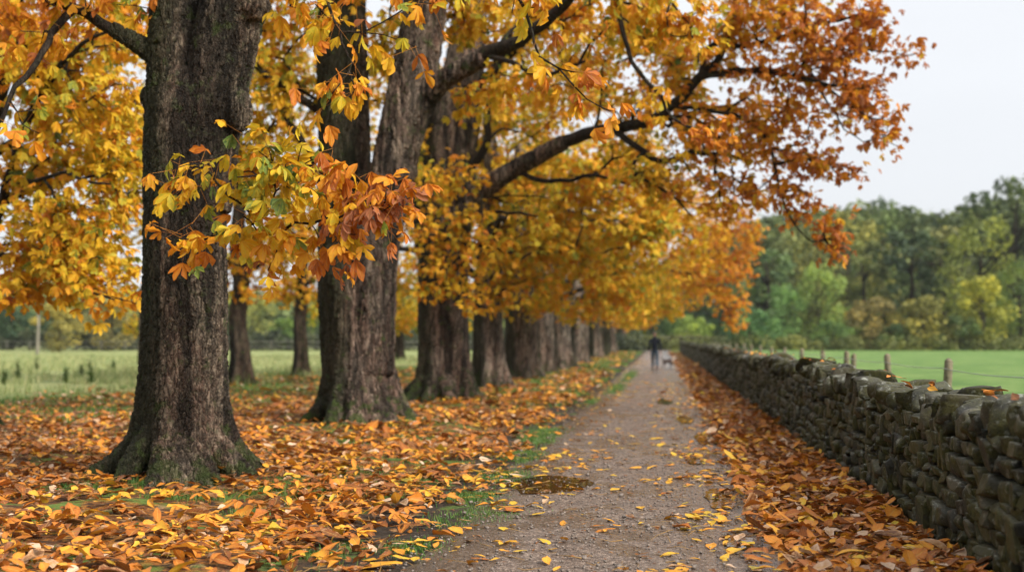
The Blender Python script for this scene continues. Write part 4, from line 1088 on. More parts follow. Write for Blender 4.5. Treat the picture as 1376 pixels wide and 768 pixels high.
# ================================================================== DRY STONE WALL
def stone_block(n, lod, rg, flat=False):
    """n irregular stones, unit size, as (n,k,3) verts + faces"""
    g = {0: 5, 1: 3, 2: 2}[lod]
    pts = {}; V = []; F = []
    def vid(i, j, k):
        key = (i, j, k)
        if key not in pts: pts[key] = len(V); V.append((i/g*2-1, j/g*2-1, k/g*2-1))
        return pts[key]
    for ax in range(3):
        for side in (0, g):
            for a in range(g):
                for b in range(g):
                    q = []
                    for da, db in ((0, 0), (1, 0), (1, 1), (0, 1)):
                        c = [0, 0, 0]; c[ax] = side; c[(ax+1) % 3] = a+da; c[(ax+2) % 3] = b+db
                        q.append(vid(*c))
                    F.append(q if side else q[::-1])
    B = np.array(V); F = np.array(F)
    s = norm(B); B = B*.88 + s*.12*1.3
    S = np.repeat(B[None], n, 0)
    if lod < 2:
        for _ in range(9):
            nn = norm(rg.normal(0, 1, (n, 3))); c = rg.uniform(.9, 1.25, n)
            d = np.einsum('nki,ni->nk', S, nn) - c[:, None]
            S -= np.maximum(d, 0)[..., None]*nn[:, None]
        S += rg.normal(0, .012 if lod == 0 else .02, S.shape)
    else: S += rg.normal(0, .08, S.shape)
    if flat:   # quarried face turned to the path
        nn = norm(np.stack([-np.ones(n), rg.normal(0, .16, n), rg.normal(0, .16, n)], -1)); c = rg.uniform(.62, .85, n)
        d = np.einsum('nki,ni->nk', S, nn) - c[:, None]; S -= np.maximum(d, 0)[..., None]*nn[:, None]
    return S, F
def place(S, F, cen, size, rot):
    """rot: (n,3,3)"""
    V = S*size[:, None]*.5
    V = np.einsum('nkj,nij->nki', V, rot) + cen[:, None]
    n, k = V.shape[:2]
    return V.reshape(-1, 3), [(F[None]+(np.arange(n)*k)[:, None, None]).reshape(-1, 4)]
def rots(ax, ay, az):
    n = len(ax); ca, sa, cb, sb, cc, sc_ = np.cos(ax), np.sin(ax), np.cos(ay), np.sin(ay), np.cos(az), np.sin(az)
    Rx = np.zeros((n, 3, 3)); Rx[:, 0, 0] = 1; Rx[:, 1, 1] = ca; Rx[:, 1, 2] = -sa; Rx[:, 2, 1] = sa; Rx[:, 2, 2] = ca
    Ry = np.zeros((n, 3, 3)); Ry[:, 1, 1] = 1; Ry[:, 0, 0] = cb; Ry[:, 0, 2] = sb; Ry[:, 2, 0] = -sb; Ry[:, 2, 2] = cb
    Rz = np.zeros((n, 3, 3)); Rz[:, 2, 2] = 1; Rz[:, 0, 0] = cc; Rz[:, 0, 1] = -sc_; Rz[:, 1, 0] = sc_; Rz[:, 1, 1] = cc
    return Rz @ Ry @ Rx

m, t, bs, out = mat('mossy_stone')
tc = t.new('ShaderNodeNewGeometry'); pos = tc.outputs['Position']; nrm = tc.outputs['Normal']
at = t.new('ShaderNodeAttribute', attribute_name='tone').outputs['Fac']
n1 = t.noise(pos, 6, 5, .65); n2_ = t.noise(pos, 38, 6, .7); n3 = t.noise(pos, 2.2, 3)
base = t.ramp(at, [(0, (.010, .010, .007)), (.4, (.028, .026, .017)), (.75, (.052, .049, .032)), (1, (.095, .082, .052))])
base = t.mix(t.math('MULTIPLY', n2_, .5), base, t.mix(.5, base, (.02, .02, .017, 1)))
mossf = t.step(t.math('ADD', t.math('MULTIPLY', n1, .6), t.math('MULTIPLY', n3, .4)), .42, .56)
base = t.mix(t.math('MULTIPLY', mossf, .75), base, t.ramp(n2_, [(.3, (.012, .014, .004)), (.7, (.088, .082, .017))]))
sn = t.new('ShaderNodeSeparateXYZ'); t.l.new(nrm, sn.inputs[0])
lichen_sheen = t.math('MULTIPLY', t.step(t.noise(pos, 17, 5, .7), .56, .64), t.math('ADD', .34, t.math('MULTIPLY', t.step(sn.outputs[2], .2, .9), .75)))  # lichen patches, strengthened on upward faces to paint in a bright top sheen
base = t.mix(lichen_sheen, base, (.27, .275, .23, 1))
t.set(bs.inputs['Base Color'], base)
t.set(bs.inputs['Roughness'], t.math('ADD', .22, t.math('MULTIPLY', n1, .5)))
t.set(bs.inputs['Specular IOR Level'], t.math('ADD', .12, t.math('MULTIPLY', t.step(sn.outputs[2], .25, .8), .4)))
t.set(bs.inputs['Normal'], t.bump(t.math('ADD', n2_, t.math('MULTIPLY', n1, .6)), 1.0, .018))
M_STONE = m
M_CORE = simple('wall_core_stone', (.018, .017, .013), .95, .4, 9, .5)

wall = empty('dry_stone_wall', (WALLX, 3, 0), 'long mossy dry stone wall with ragged coping running along the right of the path', 'wall')
wo = np.array([WALLX, 3.0, 0.0])
YE = 124.0; TH = .5
def wall_top(y):
    return .97 + .035*math.sin(y*.41) + .03*math.sin(y*1.13+1)
def courses(y0, y1, wr, hr, lod, seed, depth=.2):
    rg = np.random.default_rng(seed); C = []; Sz = []
    z = -.05; rows = 0
    while z < .98:
        h = rg.uniform(*hr)
        y = y0 + rg.uniform(-.2, 0)
        while y < y1:
            w = rg.uniform(*wr)*(1.5 if rg.uniform() < .12 else 1)
            hh = h*rg.uniform(.82, 1.12)
            yy = y+w/2; zz = z + h/2 + .025*math.sin(yy*1.7+rows) + rg.normal(0, .008)
            if zz+hh/2 < wall_top(yy)+.07:
                tall = rg.uniform() < .09
                if tall: C.append((WALLX+depth/2+rg.normal(-.01, .014), yy, zz+h*.45)); Sz.append((depth, w*.97, hh*1.75))
                elif h > .115 and rg.uniform() < .3:
                    for q in (-1, 1):
                        C.append((WALLX+depth/2+rg.normal(0, .018), yy, zz+q*h*.25)); Sz.append((depth, w*.97, hh*.5))
                else: C.append((WALLX+depth/2+rg.normal(0, .018), yy, zz)); Sz.append((depth, w*.985, hh*.985))
            y += w
        z += h; rows += 1
    C = np.array(C)-wo; Sz = np.array(Sz); n = len(C)
    S, F = stone_block(n, lod, rg, True)
    R = rots(rg.normal(0, .10, n), rg.normal(0, .06, n), rg.normal(0, .09, n))
    V, Fs = place(S, F, C, Sz, R)
    return V, Fs, np.repeat(rg.uniform(0, 1, n), S.shape[1])
mb = MB()
mb.add(*courses(3, 15, (.075, .25), (.075, .165), 0, 1))
mb.add(*courses(15, 32, (.08, .26), (.075, .16), 1, 2))
mb.add(*courses(32, YE, (.14, .4), (.08, .15), 2, 3))
obj('stone_courses', mb.mesh('stone_courses', False, 'tone'), M_STONE, wall)
mb = MB()
yy = np.arange(3, YE+.01, .5)
V = []
for y in yy:
    for x, z in ((WALLX+.13, -.2), (WALLX+.13, wall_top(y)-.04), (WALLX+TH-.02, wall_top(y)-.04), (WALLX+TH+.05, -.2)): V.append((x-wo[0], y-wo[1], z))
k_ = np.arange(len(yy)-1)*4
F = np.concatenate([np.stack([k_+a, k_+b, k_+b+4, k_+a+4], -1) for a, b in ((0, 1), (1, 2), (2, 3))] + [np.array([[0, 1, 2, 3], [len(V)-4, len(V)-1, len(V)-2, len(V)-3]])])
mb.add(np.array(V), [F])
obj('wall_core', mb.mesh('wall_core', False), M_CORE, wall)
# far face stones seen only from the field side / over the top
rgw = np.random.default_rng(9)
mb = MB()
V, Fs, A = courses(3, 40, (.14, .36), (.09, .16), 2, 14)
V = V.copy(); V[:, 0] = (TH - V[:, 0])
mb.add(V, [f[:, ::-1] for f in Fs], A)
obj('field_side_stones', mb.mesh('field_side_stones', False, 'tone'), M_STONE, wall)

def coping(y0, y1, seed, wr=(.06, .28)):
    rg = np.random.default_rng(seed); out = []
    y = y0
    while y < y1:
        slab = rg.uniform() < .45
        w = rg.uniform(.04, .09) if slab else rg.uniform(.10, .28); h = rg.uniform(.22, .31) if slab else rg.uniform(.17, .26)
        out.append((y+w/2, w*1.12, h)); y += w*.98
    return out, rg
cp, rgc = coping(3, YE, 55)
near = [c for c in cp if c[0] > 5.6][:100]
others = [c for c in cp if c not in near]
def cope_mesh(cs, lod, rg, name):
    n = len(cs); a = np.array(cs)
    S, F = stone_block(n, lod, rg)
    if lod < 2:   # extra chips make them jagged on top
        for _ in range(3):
            nn = norm(np.stack([rg.normal(0, .8, n), rg.normal(0, 1.3, n), np.full(n, .9)], -1)); c = rg.uniform(.25, .85, n)
            d = np.einsum('nki,ni->nk', S, nn) - c[:, None]; S -= np.maximum(d, 0)[..., None]*nn[:, None]
    lean = rg.normal(.30, .34, n)
    R = rots(lean, rg.normal(0, .12, n), rg.normal(0, .26, n))
    size = np.stack([rg.uniform(.34, .58, n), a[:, 1], a[:, 2]*rg.uniform(.92, 1.1, n)], -1); S += rg.normal(0, .026 if lod == 0 else .04, S.shape)
    zt = np.array([wall_top(q) for q in a[:, 0]])
    C = np.stack([np.full(n, WALLX+TH/2-.01)+rg.normal(0, .025, n), a[:, 0], zt-.02+size[:, 2]*.42+rg.normal(0, .012, n)], -1) - wo
    tone = rg.uniform(.1, 1, n)
    return S, F, C, size, R, tone
S, F, C, size, R, tone = cope_mesh(near, 0, rgc, 'c')
for i in range(len(near)):
    V, Fs = place(S[i:i+1], F, np.zeros((1, 3)), size[i:i+1], R[i:i+1])
    me = mesh_np('coping_stone', V, Fs, {'tone': np.full(len(V), tone[i])}, False)
    obj('coping_stone', me, M_STONE, wall, loc=tuple(C[i]))
S, F, C, size, R, tone = cope_mesh(others, 1, rgc, 'c')
V, Fs = place(S, F, C, size, R)
o = obj('coping_stone', mesh_np('coping_stones_far', V, Fs, {'tone': np.repeat(tone, S.shape[1])}, False), M_STONE, wall)
tag(o, kind='stuff')
# a few leaves lying on the coping
rg = np.random.default_rng(66); n = 70
y = 6+rg.uniform(0, 1, n)**1.5*34; x = WALLX+rg.uniform(0, .4, n)
o_ = np.stack([x, y, np.array([wall_top(q) for q in y])+.24+rg.uniform(-.03, .03, n)], -1)
az = rg.uniform(0, 6.28, n)
V, Fs, A = leaflets(o_, np.stack([np.cos(az), np.sin(az), rg.normal(0, .3, n)], -1), norm(rg.normal(0, .35, (n, 3))+np.array([0, 0, 1])), rg.uniform(.08, .15, n), rg.uniform(.25, .75, n), rg.uniform(-.2, .5, n), rg.uniform(.1, .6, n), 0, 1.0, rg)
tag(obj('wall_leaves', mesh_np('wall_leaves', V, Fs, {'lf': A}), M_LITTER), kind='stuff')

# distant cross wall
cw = empty('cross_wall', (-6, 152, 0), 'low dark stone wall closing off the far end of the path', 'wall')
rg = np.random.default_rng(31); Cc = []; Ss = []
x = 0.0; z = 0
for row in range(6):
    x = -22.0
    while x < 14:
        w = rg.uniform(.3, .8); Cc.append((x+w/2, 0, .14+row*.26)); Ss.append((w*1.02, .5, .28)); x += w
S, F = stone_block(len(Cc), 2, rg); V, Fs = place(S, F, np.array(Cc), np.array(Ss), rots(*(rg.normal(0, .03, (3, len(Cc))))))
mb = MB(); mb.add(V, Fs, np.repeat(rg.uniform(0, .7, len(Cc)), S.shape[1]))
obj('stone_courses', mb.mesh('cross_courses', False, 'tone'), M_STONE, cw)
x = -22.0; Cc = []; Ss = []
while x < 14:
    w = rg.uniform(.3, .6); Cc.append((x+w/2, 0, 1.68)); Ss.append((w, .55, .26)); x += w
S, F = stone_block(len(Cc), 2, rg); V, Fs = place(S, F, np.array(Cc), np.array(Ss), rots(*(rg.normal(0, .06, (3, len(Cc))))))
mb = MB(); mb.add(V, Fs, np.repeat(rg.uniform(.6, 1, len(Cc)), S.shape[1]))
obj('coping', mb.mesh('cross_coping', False, 'tone'), M_STONE, cw)

# ================================================================== FENCE behind the wall
M_POST = simple('weathered_post', (.16, .135, .085), .85, .35, 22, .6)
M_WIRE = simple('galvanised_wire', (.25, .25, .24), .45, .1, 5, 0, .6)
FX = 4.25
fence = empty('wire_fence', (FX, 5, 0), 'round wooden posts strung with thin barbed wire, in the field behind the stone wall', 'fence')
rg = np.random.default_rng(71)
posts = [5.6, 9.6, 13.6, 17.8, 22.3, 26.3, 27.2, 31, 35.5, 40.2, 45, 50, 55, 60, 66, 72, 78, 84, 90, 96]
for y in posts:
    h = 1.2+rg.normal(0, .02); r = .062+rg.normal(0, .004)
    p, rr = resample(np.array([[0, 0, -.1], [rg.normal(0, .01), 0, h*.5], [rg.normal(0, .02), rg.normal(0, .02), h-.01], [rg.normal(0, .02), 0, h]]), .2, [r*1.02, r, r*.97, r*.9])
    V, F = tube(p, rr, 14); mb = MB(); mb.add(V, F)
    obj('fence_post', mb.mesh('fence_post'), M_POST, fence, loc=(0, y-5, 0))
for wz, barb in ((1.1, True), (.75, False), (.4, False)):
    mb = MB()
    for a, b in zip(posts[:-1], posts[1:]):
        s = np.linspace(0, 1, 7); sagz = -.03*4*s*(1-s)
        p = np.stack([np.full(7, -.07), a-5+(b-a)*s, wz+sagz], -1)
        V, F = tube(p, np.full(7, .0045), 4); mb.add(V, F)
        if barb and a < 50:
            for q in np.arange(a, b, .11):
                tt = (q-a)/(b-a); z = wz-.03*4*tt*(1-tt); an = rg.uniform(0, 3.14); d = np.array([math.cos(an), .3, math.sin(an)])*.016
                c_ = np.array([-.07, q-5, z]); V, F = tube(np.array([c_-d, c_+d]), [.0022, .0022], 3); mb.add(V, F)
    obj('wire', mb.mesh('wire'), M_WIRE, fence)

# left: distant post and rail fence
rf = empty('rail_fence', (-60, 128, 0), 'pale post and rail fence along the far side of the left meadow', 'fence')
M_RAIL = simple('weathered_rail', (.13, .12, .10), .8, .2, 6)
mb = MB()
for i in range(26):
    V, F = tube(np.array([[i*3.0-30, 0, -.1], [i*3.0-30, 0, 1.25]]), [.07, .07], 6); mb.add(V, F)
obj('fence_post', mb.mesh('rail_posts'), M_RAIL, rf)['kind'] = 'stuff'
for z in (.55, 1.1):
    mb = MB(); V, F = tube(np.array([[-31, -.08, z], [46, -.08, z]]), [.055, .055], 6); mb.add(V, F); obj('rail', mb.mesh('rail'), M_RAIL, rf)

rg = np.random.default_rng(123); n = 5200
x = rg.uniform(-1.9, 1.0, n); y = 5.4+rg.uniform(0, 1, n)**1.4*20
S, F = stone_block(n, 2, rg); s_ = rg.uniform(.005, .016, n)*np.where(rg.uniform(0, 1, n) < .04, 2, 1)
V, Fs = place(S, F, np.stack([x, y, .016+s_*.25], -1), np.stack([s_*1.3, s_, s_*.8], -1), rots(rg.normal(0, .3, n), rg.normal(0, .3, n), rg.uniform(0, 6.28, n)))
M_PEB = simple('pebble_stone', (.17, .135, .11), .6, .7, 60, .2, .5)
tag(obj('pebbles', mesh_np('pebbles', V, Fs, smooth=False), M_PEB), kind='stuff')
# ================================================================== WOODLAND
m, t, bs, out = mat('woodland_leaf')
oi = t.new('ShaderNodeObjectInfo')
at = t.new('ShaderNodeAttribute', attribute_name='tone').outputs['Fac']
f = t.ramp(at, [(0, (1.0, 1.0, .95)), (.5, (2.7, 2.4, 1.8)), (.85, (4.2, 3.4, 2.0)), (1, (5.4, 4.0, 1.6))])
col = t.mix(1.0, oi.outputs['Color'], f, 'MULTIPLY')
t.set(bs.inputs['Base Color'], col); bs.inputs['Roughness'].default_value = .6; bs.inputs['Specular IOR Level'].default_value = .2
tr = t.new('ShaderNodeBsdfTranslucent'); t.set(tr.inputs['Color'], col)
mx = t.new('ShaderNodeMixShader'); mx.inputs[0].default_value = .25
t.l.new(bs.outputs[0], mx.inputs[1]); t.l.new(tr.outputs[0], mx.inputs[2]); t.l.new(mx.outputs[0], out.inputs['Surface'])
M_WOOD = m

def crown_faces(lobes, per, fs, rg):
    """lobes (n,4): centre + radius. leaf clumps scattered through the lobes"""
    n = len(lobes); idx = np.repeat(np.arange(n), per); m_ = len(idx)
    v = norm(rg.normal(0, 1, (m_, 3))); r = rg.uniform(.35, 1.0, m_)**.5
    r *= 1 + .22*rg.normal(0, 1, m_)*(rg.uniform(0, 1, m_) < .3)
    c = lobes[idx, :3] + v*(lobes[idx, 3]*r)[:, None]*np.array([1, 1, .85])
    nrm = norm(v*.7 + rg.normal(0, .5, (m_, 3)) + np.array([0, 0, .4]))
    a = norm(np.cross(nrm, rg.normal(0, 1, (m_, 3)))); b = np.cross(nrm, a)
    s = fs*rg.uniform(.5, 1.3, m_)[:, None]; s2 = s*rg.uniform(.5, 1, m_)[:, None]
    V = np.stack([c-a*s, c-b*s2+nrm*s*.2, c+a*s, c+b*s2-nrm*s*.15], 1).reshape(-1, 3)
    F = np.arange(m_*4).reshape(-1, 4)
    lt = rg.uniform(.1, .75, n)
    tone = np.clip(lt[idx] + rg.normal(0, .16, m_), 0, 1)
    return V, F, np.repeat(tone, 4)

def wood_tree(seed, h, w, low=.08, shape='round', fs=.32, nl=42, per=75):
    rg = np.random.default_rng(seed); L = []
    for i in range(nl):
        u = rg.uniform(0, 1); z = low+(.97-low)*u
        if shape == 'round': prof = math.sin(PI*min(1, max(.04, (z-low)/(1-low)*.93+.07)))**.55
        elif shape == 'cone': prof = (1-(z-low)/(1-low))**.8+.06
        else: prof = .55+.45*math.sin(PI*z)
        a = rg.uniform(0, 2*PI); r = w*.5*prof*rg.uniform(.35, .95)
        L.append((math.cos(a)*r, math.sin(a)*r, z*h, w*rg.uniform(.10, .19)*(1.1-.3*u)))
    V, F, A = crown_faces(np.array(L), per, fs, rg)
    cm = mesh_np('wood_crown', V, [F], {'tone': A}, False)
    mb = MB()
    p, r = resample(np.array([[0, 0, -.3], [0, 0, h*.25], [rg.normal(0, .3), 0, h*.55], [0, rg.normal(0, .4), h*.85]]), 1.0, [h*.022, h*.018, h*.012, h*.004])
    V, F = tube(p, r, 8); mb.add(V, F)
    for i in range(9):
        z0 = h*rg.uniform(.2, .65); a = rg.uniform(0, 6.28); ln = w*rg.uniform(.25, .42)
        p, r = resample(np.array([[0, 0, z0], [math.cos(a)*ln*.5, math.sin(a)*ln*.5, z0+ln*.45], [math.cos(a)*ln, math.sin(a)*ln, z0+ln*.75]]), 1.0, [h*.009, h*.005, h*.002])
        V, F = tube(p, r, 5); mb.add(V, F)
    return cm, mb.mesh('wood_trunk')
WT = {'big': wood_tree(1, 20, 16), 'tall': wood_tree(2, 22, 10, .12, 'col'), 'bush': wood_tree(3, 7, 9, .02, 'round', .22, 36, 75), 'cone': wood_tree(4, 20, 8, .05, 'cone'),
      'small': wood_tree(5, 10, 9, .16, 'round', .24, 36, 75), 'wide': wood_tree(6, 16, 18, .05, 'round')}
WH = {'big': 20, 'tall': 22, 'bush': 7, 'cone': 20, 'small': 10, 'wide': 16}
def plant(px, Yd, top_py, kind, col, label, group, rz=0, name='woodland_tree', wide=1.0):
    b = P(px, 460, Yd); top = P(px, top_py, Yd)[2]
    s = (top)/WH[kind]
    root = empty(name, (b[0], b[1], -.05), label, 'tree' if kind != 'bush' else 'bush', group)
    cm, tm = WT[kind]
    c_ = obj('crown', cm, M_WOOD, root); c_.color = (*col, 1)
    t_ = obj('trunk', tm, M_TWIG, root)
    root.scale = (s*wide, s*wide, s); root.rotation_euler.z = rz
    return root
GW = 'trees at the edge of the wood beyond the right-hand field'
W_ = [
 (1362, 205, 240, 'big', (.040, .062, .026), 'tallest dark green tree, top right corner of the wood', 0.3, 1.1),
 (1318, 165, 292, 'big', (.10, .125, .032), 'broad yellow-green tree at the right of the wood, lighter than those around it', 1.2, .9),
 (1322, 152, 368, 'small', (.13, .145, .03), 'small yellow-topped tree with a thin pale stem in front of the broad yellow-green one', 2.1, .9),
 (1372, 156, 350, 'big', (.060, .095, .030), 'green tree cut by the right edge of the picture', 2.9, 1),
 (1268, 175, 300, 'tall', (.060, .072, .036), 'dusky olive tree left of the broad yellow-green one', .5, 1.3),
 (1225, 170, 305, 'tall', (.030, .050, .032), 'dark blue-green tree in the middle of the wood, darker than its neighbours', 1.9, 1.2),
 (1240, 152, 400, 'bush', (.095, .10, .032), 'tawny yellow-topped bush before the wood, right of the rounder brown bush', .8, 1.1),
 (1172, 154, 402, 'bush', (.105, .095, .04), 'rounded brown bush at the foot of the wood', 2.2, 1),
 (1188, 195, 268, 'big', (.045, .072, .032), 'round-headed dark tree rising above the middle of the wood', 2.6, .8),
 (1140, 185, 282, 'big', (.11, .12, .040), 'pale olive tree with a rounded head left of the dark round-headed one', 3.3, .95),
 (1160, 172, 320, 'tall', (.062, .08, .035), 'grey-green tree with drooping boughs in the middle of the wood', 4.0, 1.2),
 (1100, 160, 358, 'wide', (.095, .145, .045), 'light green spreading tree low at the front of the wood', .1, .75),
 (1052, 158, 385, 'wide', (.060, .12, .045), 'fresh green bushy tree left of the light green spreading one', 1.0, .65),
 (1085, 190, 292, 'big', (.09, .11, .048), 'hazy tree with yellowing top behind the light green spreading one', 2.0, .9),
 (1030, 175, 330, 'tall', (.05, .085, .042), 'slender blue-green tree showing beside the hanging orange leaves', 3.0, 1.5),
 (1008, 150, 415, 'bush', (.04, .09, .04), 'dark green bush beneath the hanging orange leaves', 4.0, 1.2),
 (1290, 150, 425, 'bush', (.035, .06, .025), 'low dark bush between the tawny bush and the broad yellow-green tree', 5.0, 1.2),
 (1120, 150, 432, 'bush', (.045, .085, .032), 'low dark green bush in front of the light green spreading tree', 5.6, 1.3),
 (1205, 150, 436, 'bush', (.03, .055, .025), 'lowest dark bush between the two brown bushes', .4, 1.3),
 (950, 178, 372, 'wide', (.022, .045, .022), 'very dark evergreen behind the far end of the stone wall', 1.4, .9),
 (905, 175, 395, 'big', (.045, .085, .030), 'green tree directly behind the cross wall above the walker', 2.4, 1.1),
 (868, 172, 405, 'wide', (.020, .042, .020), 'dark tree behind the cross wall left of the walker', 3.4, .8),
 (930, 165, 425, 'bush', (.10, .15, .04), 'light green bush behind the cross wall, right of the walker', 4.4, 1.1),
]
for px, Yd, ty, kd, col, lb, rz, wd in W_: plant(px, Yd, ty, kd, col, lb, GW, rz, wide=wd, name='bush' if kd == 'bush' else 'woodland_tree')
GL = 'trees on the far side of the left meadow'
for px, Yd, ty, kd, col, lb, rz, wd in [
 (14, 140, 392, 'big', (.025, .05, .032), 'dark blue-green tree at the far left behind the meadow', .4, 1.2),
 (-30, 145, 380, 'big', (.03, .055, .03), 'dark tree only partly inside the left edge of the picture', 1.4, 1.2),
 (80, 118, 404, 'small', (.125, .12, .04), 'yellowing tree with a stout dark trunk on the far side of the left meadow', 2.4, 1.25),
 (150, 132, 398, 'small', (.13, .125, .055), 'pale tawny tree right of the yellowing one beyond the left meadow', 3.1, 1.4),
 (122, 150, 390, 'big', (.09, .10, .05), 'hazy olive tree behind the tawny ones beyond the left meadow', 4.1, 1.1),
 (50, 160, 380, 'cone', (.02, .042, .028), 'dark conifer beyond the left meadow', 5.1, 1.3),
 (240, 150, 390, 'big', (.08, .10, .04), 'olive tree hidden mostly by the nearest trunk', .2, 1.2),
 (340, 150, 395, 'wide', (.12, .14, .05), 'yellow-green tree seen between the nearest trunk and the slim dark one', 1.2, .8),
 (385, 140, 425, 'small', (.05, .09, .03), 'small green tree left of the brownish slim trunk', 2.2, 1.2),
 (425, 150, 405, 'big', (.04, .075, .03), 'dark green tree right of the brownish slim trunk', 3.2, 1),
 (545, 160, 400, 'wide', (.07, .11, .04), 'green tree between the twin-stemmed tree and the third trunk', 4.2, .9),
 (640, 165, 410, 'big', (.05, .08, .03), 'green tree glimpsed right of the third trunk', 5.2, 1),
 (730, 170, 405, 'wide', (.05, .09, .035), 'green tree hidden behind the middle of the row', .7, 1),
 (810, 172, 400, 'big', (.045, .08, .03), 'green tree behind the far end of the row', 1.7, 1)]:
    plant(px, Yd, ty, kd, col, lb, GL, rz, wide=wd, name='meadow_tree')
# pale birch stem
g = G(50, 476)
br = empty('birch_tree', (g[0], g[1], 0), 'thin pale-stemmed birch standing alone in the left meadow', 'tree')
mb = MB(); p, r = resample(np.array([[0, 0, -.2], [.05, 0, 3], [-.1, 0, 6.5], [.1, 0, 9.5]]), .5, [.15, .12, .08, .03]); V, F = tube(p, r, 10); mb.add(V, F)
M_BIRCH = simple('birch_bark', (.20, .18, .14), .7, .35, 3)
obj('trunk', mb.mesh('trunk'), M_BIRCH, br)
rg = np.random.default_rng(5); Lb = np.stack([rg.normal(0, 1.0, 26), rg.normal(0, 1.0, 26), rg.uniform(4, 9.6, 26), rg.uniform(.35, .7, 26)], 1)
V, F, A = crown_faces(Lb, 45, .16, rg); c_ = obj('crown', mesh_np('birch_crown', V, [F], {'tone': A}, False), M_WOOD, br); c_.color = (.16, .15, .04, 1)

# the wood behind, one mass
rg = np.random.default_rng(99); Lo = []
for px in np.arange(-200, 1640, 5):
    top = np.interp(px, [-200, 0, 200, 400, 860, 1000, 1060, 1130, 1200, 1290, 1340, 1380, 1640], [385, 390, 400, 405, 380, 312, 296, 286, 292, 296, 276, 268, 262])
    for q in range(3):
        Yd = rg.uniform(205, 245); pxx = px+rg.uniform(-5, 5)
        zt = P(pxx, top+rg.uniform(0, 18), Yd)[2]
        x = P(pxx, 460, Yd)[0]
        for z in np.arange(zt, 0, -3.6): Lo.append((x+rg.normal(0, 1), Yd+rg.normal(0, 1.5), z+rg.normal(0, .6), rg.uniform(1.8, 3.0)))
Lo = np.array(Lo)
V, F, A = crown_faces(Lo, 26, .72, rg)
o = obj('distant_woodland', mesh_np('distant_woodland', V, [F], {'tone': A}, False), M_WOOD); o.color = (.055, .078, .036, 1); tag(o, kind='stuff')
# undergrowth along the edge of the wood and the left hedge
Lo = []
for px in np.arange(840, 1640, 2.2):
    Yd = rg.uniform(146, 160); b = P(px, 460, Yd); Lo.append((b[0], b[1], rg.uniform(.2, 1.3), rg.uniform(.7, 1.5)))
V, F, A = crown_faces(np.array(Lo), 70, .2, rg)
o = obj('undergrowth', mesh_np('undergrowth', V, [F], {'tone': A}, False), M_WOOD); o.color = (.06, .075, .03, 1); tag(o, kind='stuff')
Lo = []
for px in np.arange(-200, 860, 2.4):
    Yd = rg.uniform(134, 146); b = P(px, 460, Yd); Lo.append((b[0], b[1], rg.uniform(.3, 2.0), rg.uniform(.8, 1.4)))
V, F, A = crown_faces(np.array(Lo), 60, .22, rg)
o = obj('hedge', mesh_np('hedge', V, [F], {'tone': A}, False), M_WOOD); o.color = (.022, .030, .022, 1)
tag(o, 'long dark hedge behind the rail fence of the left meadow', 'hedge')

# ================================================================== WALKER AND DOG
def skin_mesh(name, joints, edges, root=0, sub=2, mat_=None):
    me = bpy.data.meshes.new(name)
    me.from_pydata([j[:3] for j in joints], edges, [])
    o = bpy.data.objects.new(name, me); COL.objects.link(o)
    md = o.modifiers.new('s', 'SKIN'); md.use_smooth_shade = True
    for i, j in enumerate(joints):
        r = j[3]; r = (r, r) if not isinstance(r, tuple) else r
        me.skin_vertices[0].data[i].radius = r
    me.skin_vertices[0].data[root].use_root = True
    sb = o.modifiers.new('u', 'SUBSURF'); sb.levels = sub; sb.render_levels = sub
    dg = bpy.context.evaluated_depsgraph_get(); dg.update()
    out = bpy.data.meshes.new_from_object(o.evaluated_get(dg)); out.name = name
    bpy.data.objects.remove(o); bpy.data.meshes.remove(me)
    out.materials.clear()
    if mat_: out.materials.append(mat_)
    for p in out.polygons: p.use_smooth = True
    return out
M_SKIN = simple('skin', (.42, .22, .16), .55, .08, 20)
M_JKT = simple('navy_jacket', (.013, .018, .03), .8, .25, 14, .3)
M_JEAN = simple('blue_jeans', (.06, .10, .14), .85, .25, 18, .3)
M_SHOE = simple('dark_shoe', (.02, .018, .016), .6, .2, 20)
M_HAIR = simple('grey_hair', (.30, .26, .23), .8, .2, 60, .4)
gp = G(880, 496.5)
person = empty('person', (gp[0], gp[1], .015), 'person in a dark navy jacket and blue jeans walking away beside a small dog', 'person')
# facing +Y (away). mid-stride: left leg forward
J = [(0, 0, .93, (.115, .085)), (0, .005, 1.08, (.125, .085)), (0, .01, 1.25, (.15, .095)), (0, .0, 1.40, (.14, .085)), (0, .005, 1.47, .062), (0, .02, 1.53, .055), (0, .035, 1.60, (.068, .08)), (0, .04, 1.675, (.072, .09)), (0, .04, 1.73, (.045, .06)),
     (-.17, 0, 1.39, .062), (-.235, -.06, 1.14, .047), (-.25, .05, .90, .036), (-.25, .075, .84, .03),
     (.17, 0, 1.39, .062), (.235, .03, 1.14, .047), (.25, .0, .89, .036), (.25, -.0, .83, .03),
     (-.085, .0, .88, .088), (-.10, .12, .48, .06), (-.10, .12, .28, .056), (-.10, .10, .09, .04), (-.10, .20, .045, .035),
     (.085, 0, .88, .088), (.10, -.02, .48, .06), (.10, -.14, .28, .055), (.10, -.22, .12, .04), (.10, -.13, .05, .035)]
E = [(0, 1), (1, 2), (2, 3), (3, 4), (4, 5), (5, 6), (6, 7), (7, 8), (3, 9), (9, 10), (10, 11), (11, 12), (3, 13), (13, 14), (14, 15), (15, 16), (0, 17), (17, 18), (18, 19), (19, 20), (20, 21), (0, 22), (22, 23), (23, 24), (24, 25), (25, 26)]
